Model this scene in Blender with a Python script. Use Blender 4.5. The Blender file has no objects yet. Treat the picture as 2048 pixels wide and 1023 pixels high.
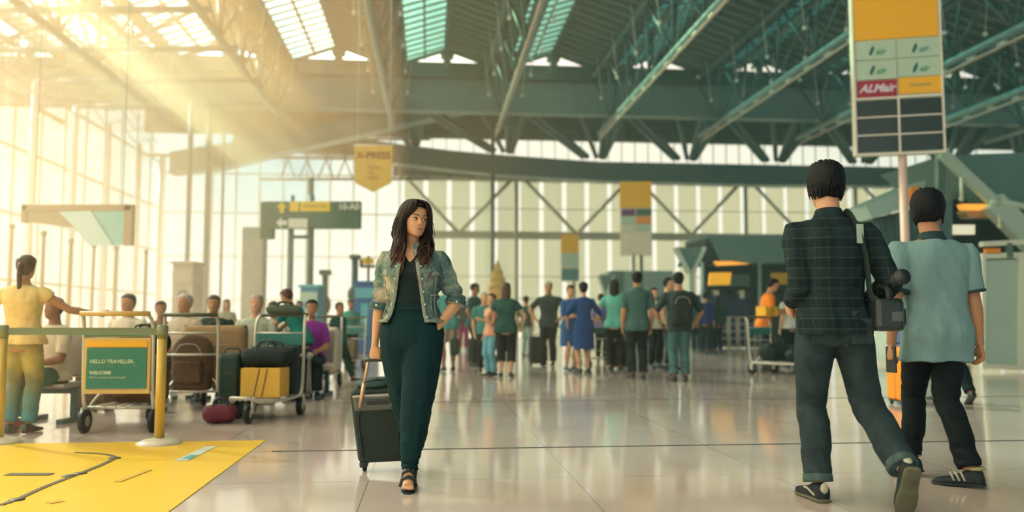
import bpy, bmesh, math, random
from mathutils import Vector, Matrix, noise
sc = bpy.context.scene
COL = sc.collection
R = math.radians
# ---------------------------------------------------------------- camera
FPX = 1700.0; CAMH = 0.93; PITCH = math.atan(128.5 / FPX)
cam_d = bpy.data.cameras.new('camera'); cam = bpy.data.objects.new('camera', cam_d); COL.objects.link(cam)
cam_d.sensor_width = 36.0; cam_d.lens = 36.0 * FPX / 2048.0
cam.location = (0, 0, CAMH); cam.rotation_euler = (math.pi / 2 + PITCH, 0, 0)
cam_d.clip_end = 500
cam_d.dof.use_dof = True; cam_d.dof.focus_distance = 5.0; cam_d.dof.aperture_fstop = 1.15
sc.camera = cam
# ---------------------------------------------------------------- look
sc.view_settings.view_transform = 'Standard'; sc.view_settings.look = 'None'
sc.view_settings.gamma = 1.0; sc.view_settings.use_curve_mapping = False
sc.view_settings.exposure = 0.40
sc.cycles.use_denoising = True
try: sc.cycles.denoiser = 'OPENIMAGEDENOISE'
except Exception: pass
sc.cycles.max_bounces = 7; sc.cycles.diffuse_bounces = 3; sc.cycles.glossy_bounces = 3
sc.cycles.transparent_max_bounces = 12; sc.cycles.transmission_bounces = 3; sc.cycles.volume_bounces = 2
sc.cycles.caustics_reflective = False; sc.cycles.caustics_refractive = False
sc.cycles.sample_clamp_indirect = 4.0
# ---------------------------------------------------------------- sky: warm and bright to the left, greener and dimmer to the right
W = bpy.data.worlds.new('sky'); sc.world = W; W.use_nodes = True
nt = W.node_tree; nt.nodes.clear()
def N(t, kind, **k):
    n = t.nodes.new(kind)
    for a, b in k.items(): setattr(n, a, b)
    return n
tc = N(nt, 'ShaderNodeTexCoord'); sx = N(nt, 'ShaderNodeSeparateXYZ'); nt.links.new(tc.outputs['Generated'], sx.inputs[0])
mr = N(nt, 'ShaderNodeMapRange'); nt.links.new(sx.outputs['X'], mr.inputs['Value'])
mr.inputs['From Min'].default_value = -0.75; mr.inputs['From Max'].default_value = 0.75
rp = N(nt, 'ShaderNodeValToRGB'); nt.links.new(mr.outputs[0], rp.inputs[0])
def ramp(r, stops):
    els = r.color_ramp.elements
    while len(els) > 1: els.remove(els[-1])
    els[0].position = stops[0][0]; els[0].color = (*stops[0][1], 1)
    for p_, c_ in stops[1:]:
        e = els.new(p_); e.color = (*c_, 1)
ramp(rp, [(0.0, (1.45, 1.15, 0.78)), (0.3, (1.3, 1.12, 0.84)), (0.42, (1.08, 0.98, 0.79)), (0.5, (1.0, 0.93, 0.76)), (0.7, (0.86, 0.84, 0.72)), (1.0, (0.5, 0.62, 0.58))])
# towards the zenith the sky is a deeper green-blue on the right and stays pale on the left
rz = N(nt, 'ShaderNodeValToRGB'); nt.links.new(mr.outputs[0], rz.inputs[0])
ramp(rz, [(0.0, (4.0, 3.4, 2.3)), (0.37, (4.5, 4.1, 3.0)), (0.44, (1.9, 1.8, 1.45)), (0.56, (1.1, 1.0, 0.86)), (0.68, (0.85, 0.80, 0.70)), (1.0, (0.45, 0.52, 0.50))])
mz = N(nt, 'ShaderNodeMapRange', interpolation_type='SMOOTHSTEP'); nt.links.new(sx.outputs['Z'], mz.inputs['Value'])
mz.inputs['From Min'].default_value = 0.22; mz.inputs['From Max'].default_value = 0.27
mx = N(nt, 'ShaderNodeMix', data_type='RGBA'); nt.links.new(mz.outputs[0], mx.inputs[0])
nt.links.new(rp.outputs[0], mx.inputs[6]); nt.links.new(rz.outputs[0], mx.inputs[7])
bg = N(nt, 'ShaderNodeBackground'); 
# unseen sky behind the viewer, shaped as fill: warm to the left, dim green-blue right
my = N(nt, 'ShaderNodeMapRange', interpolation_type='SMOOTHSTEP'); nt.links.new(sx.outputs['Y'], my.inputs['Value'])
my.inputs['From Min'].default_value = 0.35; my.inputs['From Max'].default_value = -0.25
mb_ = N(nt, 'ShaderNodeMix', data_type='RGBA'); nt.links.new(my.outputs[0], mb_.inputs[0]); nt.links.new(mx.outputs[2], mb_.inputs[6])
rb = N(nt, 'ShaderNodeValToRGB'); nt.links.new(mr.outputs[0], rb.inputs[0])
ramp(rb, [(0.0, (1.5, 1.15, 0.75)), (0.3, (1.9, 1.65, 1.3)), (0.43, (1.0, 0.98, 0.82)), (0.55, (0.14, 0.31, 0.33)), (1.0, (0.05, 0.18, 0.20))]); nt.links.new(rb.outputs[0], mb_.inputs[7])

# unseen sky overhead, brightened to light the hall: warm white left, cool right
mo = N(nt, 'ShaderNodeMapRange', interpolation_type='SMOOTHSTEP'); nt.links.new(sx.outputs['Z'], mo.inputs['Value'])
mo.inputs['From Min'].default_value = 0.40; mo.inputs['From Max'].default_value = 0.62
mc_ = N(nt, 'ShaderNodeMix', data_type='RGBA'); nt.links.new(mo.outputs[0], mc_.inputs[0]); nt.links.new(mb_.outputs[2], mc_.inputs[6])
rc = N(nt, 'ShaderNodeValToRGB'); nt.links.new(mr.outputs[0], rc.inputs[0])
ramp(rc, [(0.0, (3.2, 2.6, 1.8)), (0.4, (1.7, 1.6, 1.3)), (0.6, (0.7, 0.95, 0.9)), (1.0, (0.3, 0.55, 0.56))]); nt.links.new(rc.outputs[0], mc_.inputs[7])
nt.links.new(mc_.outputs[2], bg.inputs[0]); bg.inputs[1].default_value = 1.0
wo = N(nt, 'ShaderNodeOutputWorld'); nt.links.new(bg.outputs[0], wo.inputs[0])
# ---------------------------------------------------------------- sun: high on the left, a little behind the people
sd = bpy.data.lights.new('sun', 'SUN'); sun = bpy.data.objects.new('sun', sd); COL.objects.link(sun)
sd.energy = 9.5; sd.color = (1.0, 0.78, 0.54); sd.angle = R(3)
SUN_DIR = Vector((-0.68, 0.46, 0.50)).normalized()      # from the ground towards the sun
sun.rotation_euler = (-SUN_DIR).to_track_quat('-Z', 'Y').to_euler()
# ---------------------------------------------------------------- frames and helpers
A = R(5.6); CA, SA = math.cos(A), math.sin(A)
def bw(v, u, z=0.0): return Vector((v * CA - u * SA, v * SA + u * CA, z))   # building frame to world
def ray(px, py):
    dx = (px - 1024) / FPX; dy = (511.5 - py) / FPX
    return Vector((dx, math.cos(PITCH) - dy * math.sin(PITCH), math.sin(PITCH) + dy * math.cos(PITCH)))
def atY(px, py, Y):
    r = ray(px, py); return Vector((0, 0, CAMH)) + r * (Y / r.y)
def gnd(px, py):
    r = ray(px, py); return Vector((0, 0, CAMH)) + r * (-CAMH / r.z)
def atU(px, py, u):                                                          # returns building coordinates (v, u, z)
    r = ray(px, py); ru = -r.x * SA + r.y * CA; rv = r.x * CA + r.y * SA; t = u / ru
    return Vector((rv * t, u, CAMH + r.z * t))
def at_v(px, py, v):
    r = ray(px, py); ru = -r.x * SA + r.y * CA; rv = r.x * CA + r.y * SA; t = v / rv
    return Vector((v, ru * t, CAMH + r.z * t))

MATS = {}
def mat(name, color, rough=0.6, metal=0.0, spec=0.5, noise_amt=0.0, noise_scale=8.0, bump=0.0, emit=None, estr=1.0, alpha=None, sheen=0.0):
    """procedural principled material: base colour broken up with noise, optional bump"""
    if name in MATS: return MATS[name]
    m = bpy.data.materials.new(name); m.use_nodes = True; t = m.node_tree; b = t.nodes['Principled BSDF']
    b.inputs['Base Color'].default_value = (*color, 1); b.inputs['Roughness'].default_value = rough
    b.inputs['Metallic'].default_value = metal; b.inputs['Specular IOR Level'].default_value = spec
    if sheen: b.inputs['Sheen Weight'].default_value = sheen
    if noise_amt or bump:
        co = N(t, 'ShaderNodeTexCoord'); nz = N(t, 'ShaderNodeTexNoise'); nz.inputs['Scale'].default_value = noise_scale
        nz.inputs['Detail'].default_value = 4
        t.links.new(co.outputs['Object'], nz.inputs['Vector'])
        if noise_amt:
            r_ = N(t, 'ShaderNodeValToRGB'); t.links.new(nz.outputs[0], r_.inputs[0])
            ramp(r_, [(0.3, tuple(c * (1 - noise_amt) for c in color)), (0.7, tuple(min(1, c * (1 + noise_amt)) for c in color))])
            t.links.new(r_.outputs[0], b.inputs['Base Color'])
        if bump:
            bp = N(t, 'ShaderNodeBump'); bp.inputs['Strength'].default_value = bump; bp.inputs['Distance'].default_value = 0.02
            t.links.new(nz.outputs[0], bp.inputs['Height']); t.links.new(bp.outputs[0], b.inputs['Normal'])
    if emit:
        b.inputs['Emission Color'].default_value = (*emit, 1); b.inputs['Emission Strength'].default_value = estr
    MATS[name] = m; return m
def glass_mat(name, tint=(0.95, 0.97, 0.95), gloss=0.08):
    if name in MATS: return MATS[name]
    m = bpy.data.materials.new(name); m.use_nodes = True; t = m.node_tree; t.nodes.clear()
    tr = N(t, 'ShaderNodeBsdfTransparent'); tr.inputs[0].default_value = (*tint, 1)
    gl = N(t, 'ShaderNodeBsdfGlossy'); gl.inputs['Roughness'].default_value = 0.03; gl.inputs[0].default_value = (.9, .95, .95, 1)
    fr = N(t, 'ShaderNodeFresnel'); fr.inputs[0].default_value = 1.35
    mu = N(t, 'ShaderNodeMath', operation='MULTIPLY'); mu.inputs[1].default_value = 0.5; t.links.new(fr.outputs[0], mu.inputs[0])
    ms = N(t, 'ShaderNodeMixShader'); t.links.new(mu.outputs[0], ms.inputs[0]); t.links.new(tr.outputs[0], ms.inputs[1]); t.links.new(gl.outputs[0], ms.inputs[2])
    o = N(t, 'ShaderNodeOutputMaterial'); t.links.new(ms.outputs[0], o.inputs[0]); MATS[name] = m; return m
def translucent_mat(name, color, trans):
    if name in MATS: return MATS[name]
    m = bpy.data.materials.new(name); m.use_nodes = True; t = m.node_tree; t.nodes.clear()
    d = N(t, 'ShaderNodeBsdfDiffuse'); d.inputs[0].default_value = (*color, 1)
    tl = N(t, 'ShaderNodeBsdfTranslucent'); tl.inputs[0].default_value = (*color, 1)
    ms = N(t, 'ShaderNodeMixShader'); ms.inputs[0].default_value = trans; t.links.new(d.outputs[0], ms.inputs[1]); t.links.new(tl.outputs[0], ms.inputs[2])
    o = N(t, 'ShaderNodeOutputMaterial'); t.links.new(ms.outputs[0], o.inputs[0]); MATS[name] = m; return m

class MB:
    """collects solids, then links them as one mesh object"""
    def __init__(s): s.v = []; s.f = []; s.mi = []; s.sm = []; s.cur = 0
    def add(s, vs, fs, smooth=False):
        o = len(s.v); s.v += [tuple(v) for v in vs]; s.f += [tuple(i + o for i in f) for f in fs]
        s.mi += [s.cur] * len(fs); s.sm += [smooth] * len(fs); return s
    def box(s, c, d, M=None, bev=0.0):
        """box, centre c, full size d; bev chamfers the vertical (z) edges and the rims"""
        hx, hy, hz = d[0] / 2, d[1] / 2, d[2] / 2
        if bev <= 0:
            vs = [Vector((x, y, z)) for z in (-hz, hz) for x, y in ((-hx, -hy), (hx, -hy), (hx, hy), (-hx, hy))]
            fs = [(3, 2, 1, 0), (4, 5, 6, 7), (0, 1, 5, 4), (1, 2, 6, 5), (2, 3, 7, 6), (3, 0, 4, 7)]
        else:
            b = min(bev, hx * .95, hy * .95, hz * .95); vs = []; fs = []
            def ring(ix, z, n=3):
                o = []
                for (sx_, sy_, a0) in ((1, 1, 0), (-1, 1, 90), (-1, -1, 180), (1, -1, 270)):
                    for k in range(n + 1):
                        an = R(a0 + 90 * k / n)
                        o.append(Vector((sx_ * (hx - b) + math.cos(an) * (b - ix), sy_ * (hy - b) + math.sin(an) * (b - ix), z)))
                return o
            rs = [ring(b * .999, -hz), ring(b * .3, -hz + b * .3), ring(0, -hz + b), ring(0, hz - b), ring(b * .3, hz - b * .3), ring(b * .999, hz)]
            n = len(rs[0])
            for r_ in rs: vs += r_
            for i in range(len(rs) - 1):
                for j in range(n): fs.append((i * n + j, i * n + (j + 1) % n, (i + 1) * n + (j + 1) % n, (i + 1) * n + j))
            fs.append(tuple(range(n - 1, -1, -1))); fs.append(tuple((len(rs) - 1) * n + j for j in range(n)))
        c = Vector(c)
        vs = [(M @ v + c) if M is not None else v + c for v in vs]
        return s.add(vs, fs)
    def bar(s, p, q, w, h=None, up=(0, 0, 1)):
        """rectangular bar from p to q, w wide, h high"""
        p, q = Vector(p), Vector(q); h = h or w; t = (q - p).normalized(); up = Vector(up)
        if abs(t.dot(up)) > .98: up = Vector((0, 1, 0)) if abs(t.y) < .9 else Vector((1, 0, 0))
        x = t.cross(up).normalized(); y = x.cross(t)
        vs = [e + x * a * w / 2 + y * b * h / 2 for e in (p, q) for a, b in ((-1, -1), (1, -1), (1, 1), (-1, 1))]
        return s.add(vs, [(3, 2, 1, 0), (4, 5, 6, 7), (0, 1, 5, 4), (1, 2, 6, 5), (2, 3, 7, 6), (3, 0, 4, 7)])
    def tube(s, pts, r, n=10, r2=None, flat=1.0, up=(0, 0, 1), cap=True, closed=False):
        """round tube along pts; r a number or a list; flat squeezes it along up"""
        pts = [Vector(p) for p in pts]; m = len(pts)
        if closed: pass
        rr = r if isinstance(r, (list, tuple)) else [r + ((r2 if r2 is not None else r) - r) * i / max(1, m - 1) for i in range(m)]
        vs = []; prev = None
        for i, p in enumerate(pts):
            if closed: t = (pts[(i + 1) % m] - pts[i - 1]).normalized()
            else: t = ((pts[min(i + 1, m - 1)] - p).normalized() + (p - pts[max(i - 1, 0)]).normalized()).normalized()
            if prev is None:
                u_ = Vector(up)
                if abs(t.dot(u_)) > .95: u_ = Vector((0, 1, 0)) if abs(t.y) < .9 else Vector((1, 0, 0))
                x = t.cross(u_).normalized()
            else: x = (prev - t * prev.dot(t)).normalized()
            prev = x; y = x.cross(t)
            for k in range(n):
                a_ = 2 * math.pi * k / n
                vs.append(p + x * math.cos(a_) * rr[i] + y * math.sin(a_) * rr[i] * flat)
        fs = []
        for i in range(m if closed else m - 1):
            for k in range(n): fs.append((i * n + k, i * n + (k + 1) % n, ((i + 1) % m) * n + (k + 1) % n, ((i + 1) % m) * n + k))
        if cap and not closed: fs.append(tuple(range(n - 1, -1, -1))); fs.append(tuple((m - 1) * n + k for k in range(n)))
        return s.add(vs, fs, True)
    def rings(s, rings, cap=True, smooth=True):
        """skin a list of equal-length rings of points"""
        n = len(rings[0]); vs = [p for r_ in rings for p in r_]; fs = []
        for i in range(len(rings) - 1):
            for k in range(n): fs.append((i * n + k, i * n + (k + 1) % n, (i + 1) * n + (k + 1) % n, (i + 1) * n + k))
        if cap: fs.append(tuple(range(n - 1, -1, -1))); fs.append(tuple((len(rings) - 1) * n + k for k in range(n)))
        return s.add(vs, fs, smooth)
    def ell(s, c, r, n=12, m=8, M=None):
        c = Vector(c); r = r if isinstance(r, (tuple, list)) else (r, r, r); rs = []
        for i in range(m + 1):
            ph = -math.pi / 2 + math.pi * (i if 0 < i < m else (i + (.02 if i == 0 else -.02))) / m
            ring = []
            for k in range(n):
                a_ = 2 * math.pi * k / n
                p = Vector((r[0] * math.cos(ph) * math.cos(a_), r[1] * math.cos(ph) * math.sin(a_), r[2] * math.sin(ph)))
                ring.append((M @ p if M is not None else p) + c)
            rs.append(ring)
        return s.rings(rs)
    def prism(s, pts, ext):
        """polygon pts extruded by the vector ext"""
        pts = [Vector(p) for p in pts]; e = Vector(ext); n = len(pts)
        return s.add(pts + [p + e for p in pts], [tuple(range(n - 1, -1, -1)), tuple(range(n, 2 * n))] + [(i, (i + 1) % n, n + (i + 1) % n, n + i) for i in range(n)])
    def mesh(s, name, fix=True):
        me = bpy.data.meshes.new(name); me.from_pydata(s.v, [], s.f)
        if fix:
            bm = bmesh.new(); bm.from_mesh(me); bmesh.ops.recalc_face_normals(bm, faces=bm.faces); bm.to_mesh(me); bm.free()
        me.polygons.foreach_set('material_index', s.mi); me.polygons.foreach_set('use_smooth', s.sm); me.update()
        return me
    def build(s, name, m, parent=None, **k):
        me = s.mesh(name); o = bpy.data.objects.new(name, me)
        for mm in (m if isinstance(m, (list, tuple)) else [m]): me.materials.append(mm)
        COL.objects.link(o)
        if parent is not None: o.parent = parent
        for a_, b_ in k.items(): o[a_] = b_
        return o
def root(name, loc, label, cat, group=None, rz=0.0):
    o = bpy.data.objects.new(name, None); COL.objects.link(o); o.location = loc; o.rotation_euler = (0, 0, rz)
    o.empty_display_size = .1; o['label'] = label; o['category'] = cat
    if group: o['group'] = group
    return o
def tag(o, label, cat, group=None):
    o['label'] = label; o['category'] = cat
    if group: o['group'] = group
    return o
def struct(name, mb, m, parent=None):
    """part of the room: built in the building frame, turned into place"""
    o = mb.build(name, m, parent)
    if parent is None: o['kind'] = 'structure'; o.rotation_euler = (0, 0, A)
    return o
_kids = {}
def copy_tree(o, parent=None):
    kids = list(o.children)
    c = o.copy(); COL.objects.link(c)
    if parent is not None: c.parent = parent
    for ch in kids: copy_tree(ch, c)
    return c

# ---------------------------------------------------------------- materials of the building
STEEL = mat('painted_steel', (0.05, 0.13, 0.145), .45, 0.0, .5, .12, 3)
STEEL_L = mat('pale_painted_steel', (0.165, 0.285, 0.29), .45, 0, .5, .08, 3)
WHITE = mat('white_paint', (0.78, 0.78, 0.74), .4, 0, .5, .04, 4)
DECK = mat('roof_deck', (0.07, 0.15, 0.16), .6, 0, .3, .1, 2)
DARK = mat('dark_teal_cladding', (0.10, 0.17, 0.17), .5, 0, .4, .1, 2)
BLACK = mat('black_rubber', (0.012, 0.02, 0.022), .5, 0, .4)
BLACKP = mat('black_plastic', (0.02, 0.032, 0.036), .35, 0, .5)
CHROME = mat('brushed_metal', (0.62, 0.63, 0.60), .28, .9)
YEL = mat('yellow_sign', (0.85, 0.46, 0.02), .5)
YELB = mat('lit_yellow_sign', (0.85, 0.46, 0.02), .5, emit=(0.9, .46, .03), estr=.35)
PANE = glass_mat('window_glass')
# ================================================================ THE BUILDING (frame: v to the right, u into the hall)
# floor --------------------------------------------------------------
def floor_mat():
    m = bpy.data.materials.new('polished_tile'); m.use_nodes = True; t = m.node_tree; b = t.nodes['Principled BSDF']
    co = N(t, 'ShaderNodeTexCoord'); br = N(t, 'ShaderNodeTexBrick'); t.links.new(co.outputs['Object'], br.inputs['Vector'])
    br.offset = 0.0; br.inputs['Scale'].default_value = 1.0; br.inputs['Brick Width'].default_value = 1.2; br.inputs['Row Height'].default_value = 1.2
    br.inputs['Mortar Size'].default_value = 0.0035; br.inputs['Mortar Smooth'].default_value = 0.4
    br.inputs['Color1'].default_value = (.63, .53, .485, 1); br.inputs['Color2'].default_value = (.60, .51, .47, 1); br.inputs['Mortar'].default_value = (.26, .21, .18, 1)
    nz = N(t, 'ShaderNodeTexNoise'); nz.inputs['Scale'].default_value = 1.3; nz.inputs['Detail'].default_value = 5; t.links.new(co.outputs['Object'], nz.inputs['Vector'])
    r_ = N(t, 'ShaderNodeValToRGB'); t.links.new(nz.outputs[0], r_.inputs[0]); ramp(r_, [(.3, (.93, .93, .93)), (.7, (1.05, 1.04, 1.03))])
    mx_ = N(t, 'ShaderNodeMix', data_type='RGBA', blend_type='MULTIPLY'); mx_.inputs[0].default_value = 1
    t.links.new(br.outputs[0], mx_.inputs[6]); t.links.new(r_.outputs[0], mx_.inputs[7]); t.links.new(mx_.outputs[2], b.inputs['Base Color'])
    mr_ = N(t, 'ShaderNodeMapRange'); t.links.new(nz.outputs[0], mr_.inputs[0]); mr_.inputs[3].default_value = .06; mr_.inputs[4].default_value = .12
    t.links.new(mr_.outputs[0], b.inputs['Roughness'])
    # gentle waviness of the polished slabs
    n2 = N(t, 'ShaderNodeTexNoise'); n2.inputs['Scale'].default_value = 2.2; t.links.new(co.outputs['Object'], n2.inputs['Vector'])
    bp = N(t, 'ShaderNodeBump'); bp.inputs['Strength'].default_value = .07; bp.inputs['Distance'].default_value = .02
    t.links.new(n2.outputs[0], bp.inputs['Height']); t.links.new(bp.outputs[0], b.inputs['Normal'])
    b.inputs['Specular IOR Level'].default_value = .75; b.inputs['IOR'].default_value = 1.6
    return m
fl = struct('floor', MB().box((8, 20, -.1), (60, 56, .2)), floor_mat())
# shift the tile grid so that one joint falls where the photo shows it
fl.data.transform(Matrix.Translation((0.34, -0.27 - .0, 0))); fl.location = bw(-0.34, 0.27)
struct('trim_1', MB().box((10.4, 6.27, .001), (23, .022, .004)), mat('joint_rubber', (.03, .05, .05), .6))
struct('trim_2', MB().box((10.4, 9.87, .001), (23, .012, .004)), MATS['joint_rubber'])
struct('ground_outside', MB().box((-45, 45, -.35), (62, 150, .1)).box((10, 90, -.35), (150, 80, .1)), mat('outside_paving', (.55, .5, .42), .8, 0, .3, .1, .3))

# roof: folded bays, the left slope of each glazed with louvre bars, the right slope a purlined deck
U0, U1 = 19.0, 38.0; V0, BAY, ZV, ZR = 3.2, 4.87, 12.35, 13.1
KS = range(-4, 6)
deck = MB()
n_sky = 0
for k in KS:
    v0 = V0 + BAY * k; vr = v0 + BAY * .5; v1 = v0 + BAY
    # opaque right slope
    if k > -4: deck.prism([(vr + .12, U0, ZR + .02), (v1 - .1, U0, ZV + .02), (v1 - .1, U0, ZV + .14), (vr + .12, U0, ZR + .14)], (0, U1 - U0, 0))
    # gutter zone beside the valley, left of the glass
    deck.prism([(v0 - .1, U0, ZV + .02), (v0 + .42, U0, ZV + .14), (v0 + .42, U0, ZV + .26), (v0 - .1, U0, ZV + .16)], (0, U1 - U0, 0))
    deck.prism([(vr - .16, U0, ZR), (vr + .13, U0, ZR), (vr + .13, U0, ZR + .16), (vr - .16, U0, ZR + .16)], (0, U1 - U0, 0))
for k in KS:
    deck.box((V0 + BAY * (k + (.78 if k < 0 else .5)), -1, 13.0), (BAY * (.44 if k < 0 else 1.0), 40, .2))  # unseen roof overhead, made solid on the right to keep that side dim
struct('ceiling', deck, DECK)
fz = MB()
for k in range(-4, 0): fz.box((V0 + BAY * (k + .28), -1, 13.0), (BAY * .56, 40, .03))  # unseen frosted strips overhead, added to let light into the left half
struct('ceiling_fill_glazing', fz, translucent_mat('light_fill_glazing', (.92, .93, .90), .9))
pur = MB()
nu = int((U1 - U0) / .68)
for k in KS:
    v0 = V0 + BAY * k; vr = v0 + BAY * .5; v1 = v0 + BAY
    for i in range(nu):
        u = U0 + .3 + i * .68
        pur.bar((vr + .1, u, ZR - .06), (v1 - .1, u, ZV - .06), .08, .10)
        pur.bar((v0 + .4, u, ZV + .06), (vr - .1, u, ZR - .06), .08, .07)
    pur.bar(((v0 + .42 + vr) / 2, U0, (ZV + ZR) / 2 + .02), ((v0 + .42 + vr) / 2, U1, (ZV + ZR) / 2 + .02), .09, .12)
struct('ceiling_purlins', pur, mat('purlin_paint', (.17, .25, .23), .5, 0, .4, .08, 3))
SKY = glass_mat('roof_glass', (.92, .97, .94)); SKYT = glass_mat('tinted_roof_glass', (.58, .87, .80)); SKYD = glass_mat('shade_tinted_roof_glass', (.22, .48, .50))  # tint deepens towards the right to imitate the dimmer light there
for k in KS:
    v0 = V0 + BAY * k; vr = v0 + BAY * .5
    n_sky += 1
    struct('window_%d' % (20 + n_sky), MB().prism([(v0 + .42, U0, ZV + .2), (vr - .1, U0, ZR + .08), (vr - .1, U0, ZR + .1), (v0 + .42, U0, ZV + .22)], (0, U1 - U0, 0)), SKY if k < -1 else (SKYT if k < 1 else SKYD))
# gable end of each bay: edge beam below, open triangular light over it
gb = MB()
gb.box((V0, U1 + .2, 12.12), (62, .5, .42))          # dark top flange
struct('beam_edge', gb, STEEL)
g2 = MB(); g2.box((V0, U1 + .35, 11.2), (62, .35, 1.35)); g2.box((V0, U1 + .3, 10.45), (62, .6, .16))
struct('beam_fascia', g2, STEEL_L)
br_ = MB()
for k in KS:
    vr = V0 + BAY * (k + .5)
    br_.box((vr, U1 + .1, 12.65), (.34, .6, .75)); br_.box((vr, U1 + .1, 12.95), (.6, .5, .22))
    # rafter rims of the triangle
    for a_, b_ in (((vr - BAY / 2, U1, ZV), (vr, U1, ZR + .1)), ((vr, U1, ZR + .1), (vr + BAY / 2, U1, ZV))):
        br_.bar(a_, b_, .12, .16)
struct('trim_3', br_, DARK)
# wall closing the gable beyond the open triangles' outer thirds
gw = MB(); gw.box((V0 + BAY * 1.0, U1 + .05, 12.46), (BAY * 10, .06, .34))
struct('wall_gable', gw, STEEL)
# trusses on the valley lines: two top chords, one bottom chord, zig-zag webs
def truss(k, light):
    v = V0 + BAY * k; o = bpy.data.objects.new('roof_truss', None); COL.objects.link(o); o['kind'] = 'structure'; o.rotation_euler = (0, 0, A)
    for s_ in (-1, 1): MB().tube([(v + s_ * .55, U0, ZV - .25), (v + s_ * .55, U1, ZV - .25)], .14, 8).build('upper_chord', STEEL, o)
    MB().tube([(v - .05, U0, 9.75), (v - .05, U1 + 1.2, 9.75)], .13, 8).build('lower_chord', STEEL_L, o)
    w = MB(); n = 6; du = (U1 - U0) / n
    for i in range(n):
        a0, a1, am = U0 + i * du, U0 + (i + 1) * du, U0 + (i + .5) * du
        for s_ in (-1, 1):
            w.tube([(v + s_ * .55, a0, ZV - .25), (v - .05, am, 9.75)], .05, 6); w.tube([(v - .05, am, 9.75), (v + s_ * .55, a1, ZV - .25)], .05, 6)
        w.tube([(v - .55, a0, ZV - .25), (v + .55, a0, ZV - .25)], .05, 6)
    w.build('web', STEEL, o)
    h = MB()
    for i in range(6):
        u = U0 + 1 + i * 3.1
        for s_ in (-.9, .9): h.tube([(v + s_, u, ZV - .1), (v + s_ * .8, u, 10.6)], .012, 5); h.box((v + s_ * .8, u, 10.5), (.1, .1, .12))
    h.build('hanging_lamp', MATS['white_paint'], o)
for k in range(-4, 6): truss(k, k >= 0)
# beyond the gable: deck, upper wall, clerestory, far wall -------------
UF = 46.0
d2 = MB(); d2.box((8, 42.4, 12.2), (72, 7.6, .1))
for i in range(9): d2.box((8, 38.8 + i * .88, 12.08), (72, .08, .16))
struct('ceiling_far', d2, DECK)
struct('wall_upper', MB().box((12, UF + .1, 11.55), (54, .2, 1.4)), DARK)
lv = MB()
for z in (11.1, 11.45, 11.8): lv.box((12, UF - .05, z), (54, .12, .1))
for i in range(36): lv.box((-12.4 + i * 1.3, UF - .1, 11.5), (.1, .1, 1.3))
struct('trim_4', lv, STEEL)
# clerestory band: mullions and glass
cl = MB()
for i in range(60): cl.box((-12.6 + i * .75, UF, 10.3), (.035, .08, 1.3))
cl.box((12, UF, 9.62), (54, .3, .12))
struct('trim_5', cl, STEEL)
struct('window_1', MB().box((12, UF + .02, 10.25), (54, .02, 1.3)), PANE)
struct('wall_lintel', MB().box((18.5, UF + .1, 9.15), (41, .2, .95)), DARK)
# far wall, right part: pale translucent panels with clear strips between
pn = MB(); P0 = -1.6; PW = 1.265
for i in range(33):
    v = P0 + i * PW
    pn.box((v + PW / 2 + .14, UF, 4.4), (PW - .27, .05, 8.8))
struct('wall_far', pn, translucent_mat('frosted_panel', (.61, .65, .60), .85))
struct('window_2', MB().box((P0 + 33 * PW / 2, UF + .1, 4.35), (33 * PW, .02, 8.7)), PANE)
sm = MB()
for z, h in ((5.55, .42), (2.1, .05), (3.3, .04), (7.0, .04), (8.6, .2)): sm.box((P0 + 33 * PW / 2, UF - .08, z), (33 * PW, .06, h))  # the broad band stands in for the shadow of a beam outside
struct('trim_6', sm, mat('rail_and_shadow_paint', (.46, .50, .42), .5, 0, .4, .06, 2))
dg = MB()
for i in range(6):
    c = 1.6 + i * 6.4
    dg.tube([(c - 2.9, UF - .5, 8.6), (c, UF - .5, 5.6)], .10, 8); dg.tube([(c, UF - .5, 5.6), (c + 2.9, UF - .5, 8.6)], .10, 8)
    dg.tube([(c + 3.1, UF - .6, 0), (c + 3.1, UF - .6, 9.0)], .11, 8)
struct('trim_7', dg, MATS['rail_and_shadow_paint'])
# far wall, left part: clear glass
lg = MB()
for i in range(11): lg.box((-13.9 + i * 1.23, UF, 4.8), (.07, .12, 9.6))
for z in (2.0, 4.3, 6.6, 8.7): lg.box((-7.8, UF, z), (12.4, .1, .07))
struct('trim_8', lg, WHITE)
struct('window_3', MB().box((-7.8, UF + .05, 4.8), (12.4, .02, 9.6)), PANE)
# left glass wall: tall white masts, rails, cable lattice
ms = MB()
us = [-.3, 3.2, 6.7, 10.2, 13.7, 17.2, 20.7, 24.2, 27.7, 31.3, 34.8, 38.3, 42.2, 45.7]
for u in us: ms.tube([(-14, u, 0), (-14, u, 9.45)], .12, 10)
struct('trim_9', ms, WHITE)
ls = MB()
for z in (2.3, 4.6, 6.9, 9.3): ls.box((-14.3, 31, z), (.08, 31, .09))
for i in range(15): ls.box((-14.3, 16.2 + i * 2.05, 5.9), (.06, .06, 11.8))
for i, u in enumerate(us[:-1]):
    w = us[i + 1] - u
    for j in range(4):
        z = 9.5 + j * .6
        ls.tube([(-14.2, u, z), (-14.2, u + w / 2, z + .6)], .03, 5); ls.tube([(-14.2, u + w / 2, z + .6), (-14.2, u + w, z)], .03, 5)
struct('trim_10', ls, STEEL_L)
struct('window_4', MB().box((-14.5, 22, 6), (.02, 48, 12)), PANE)
# horizontal struts from the roof to the left wall, stepped down into the depth
hs = MB()
for u in (20.5, 24.2, 27.7, 31.3, 34.8): hs.tube([(-14, u, 9.4), (-6.2, u, 9.7)], .10, 8); hs.tube([(-14, u, 9.4), (-8.6, u, 12.2)], .08, 8)
struct('beam_struts', hs, STEEL_L)
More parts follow.
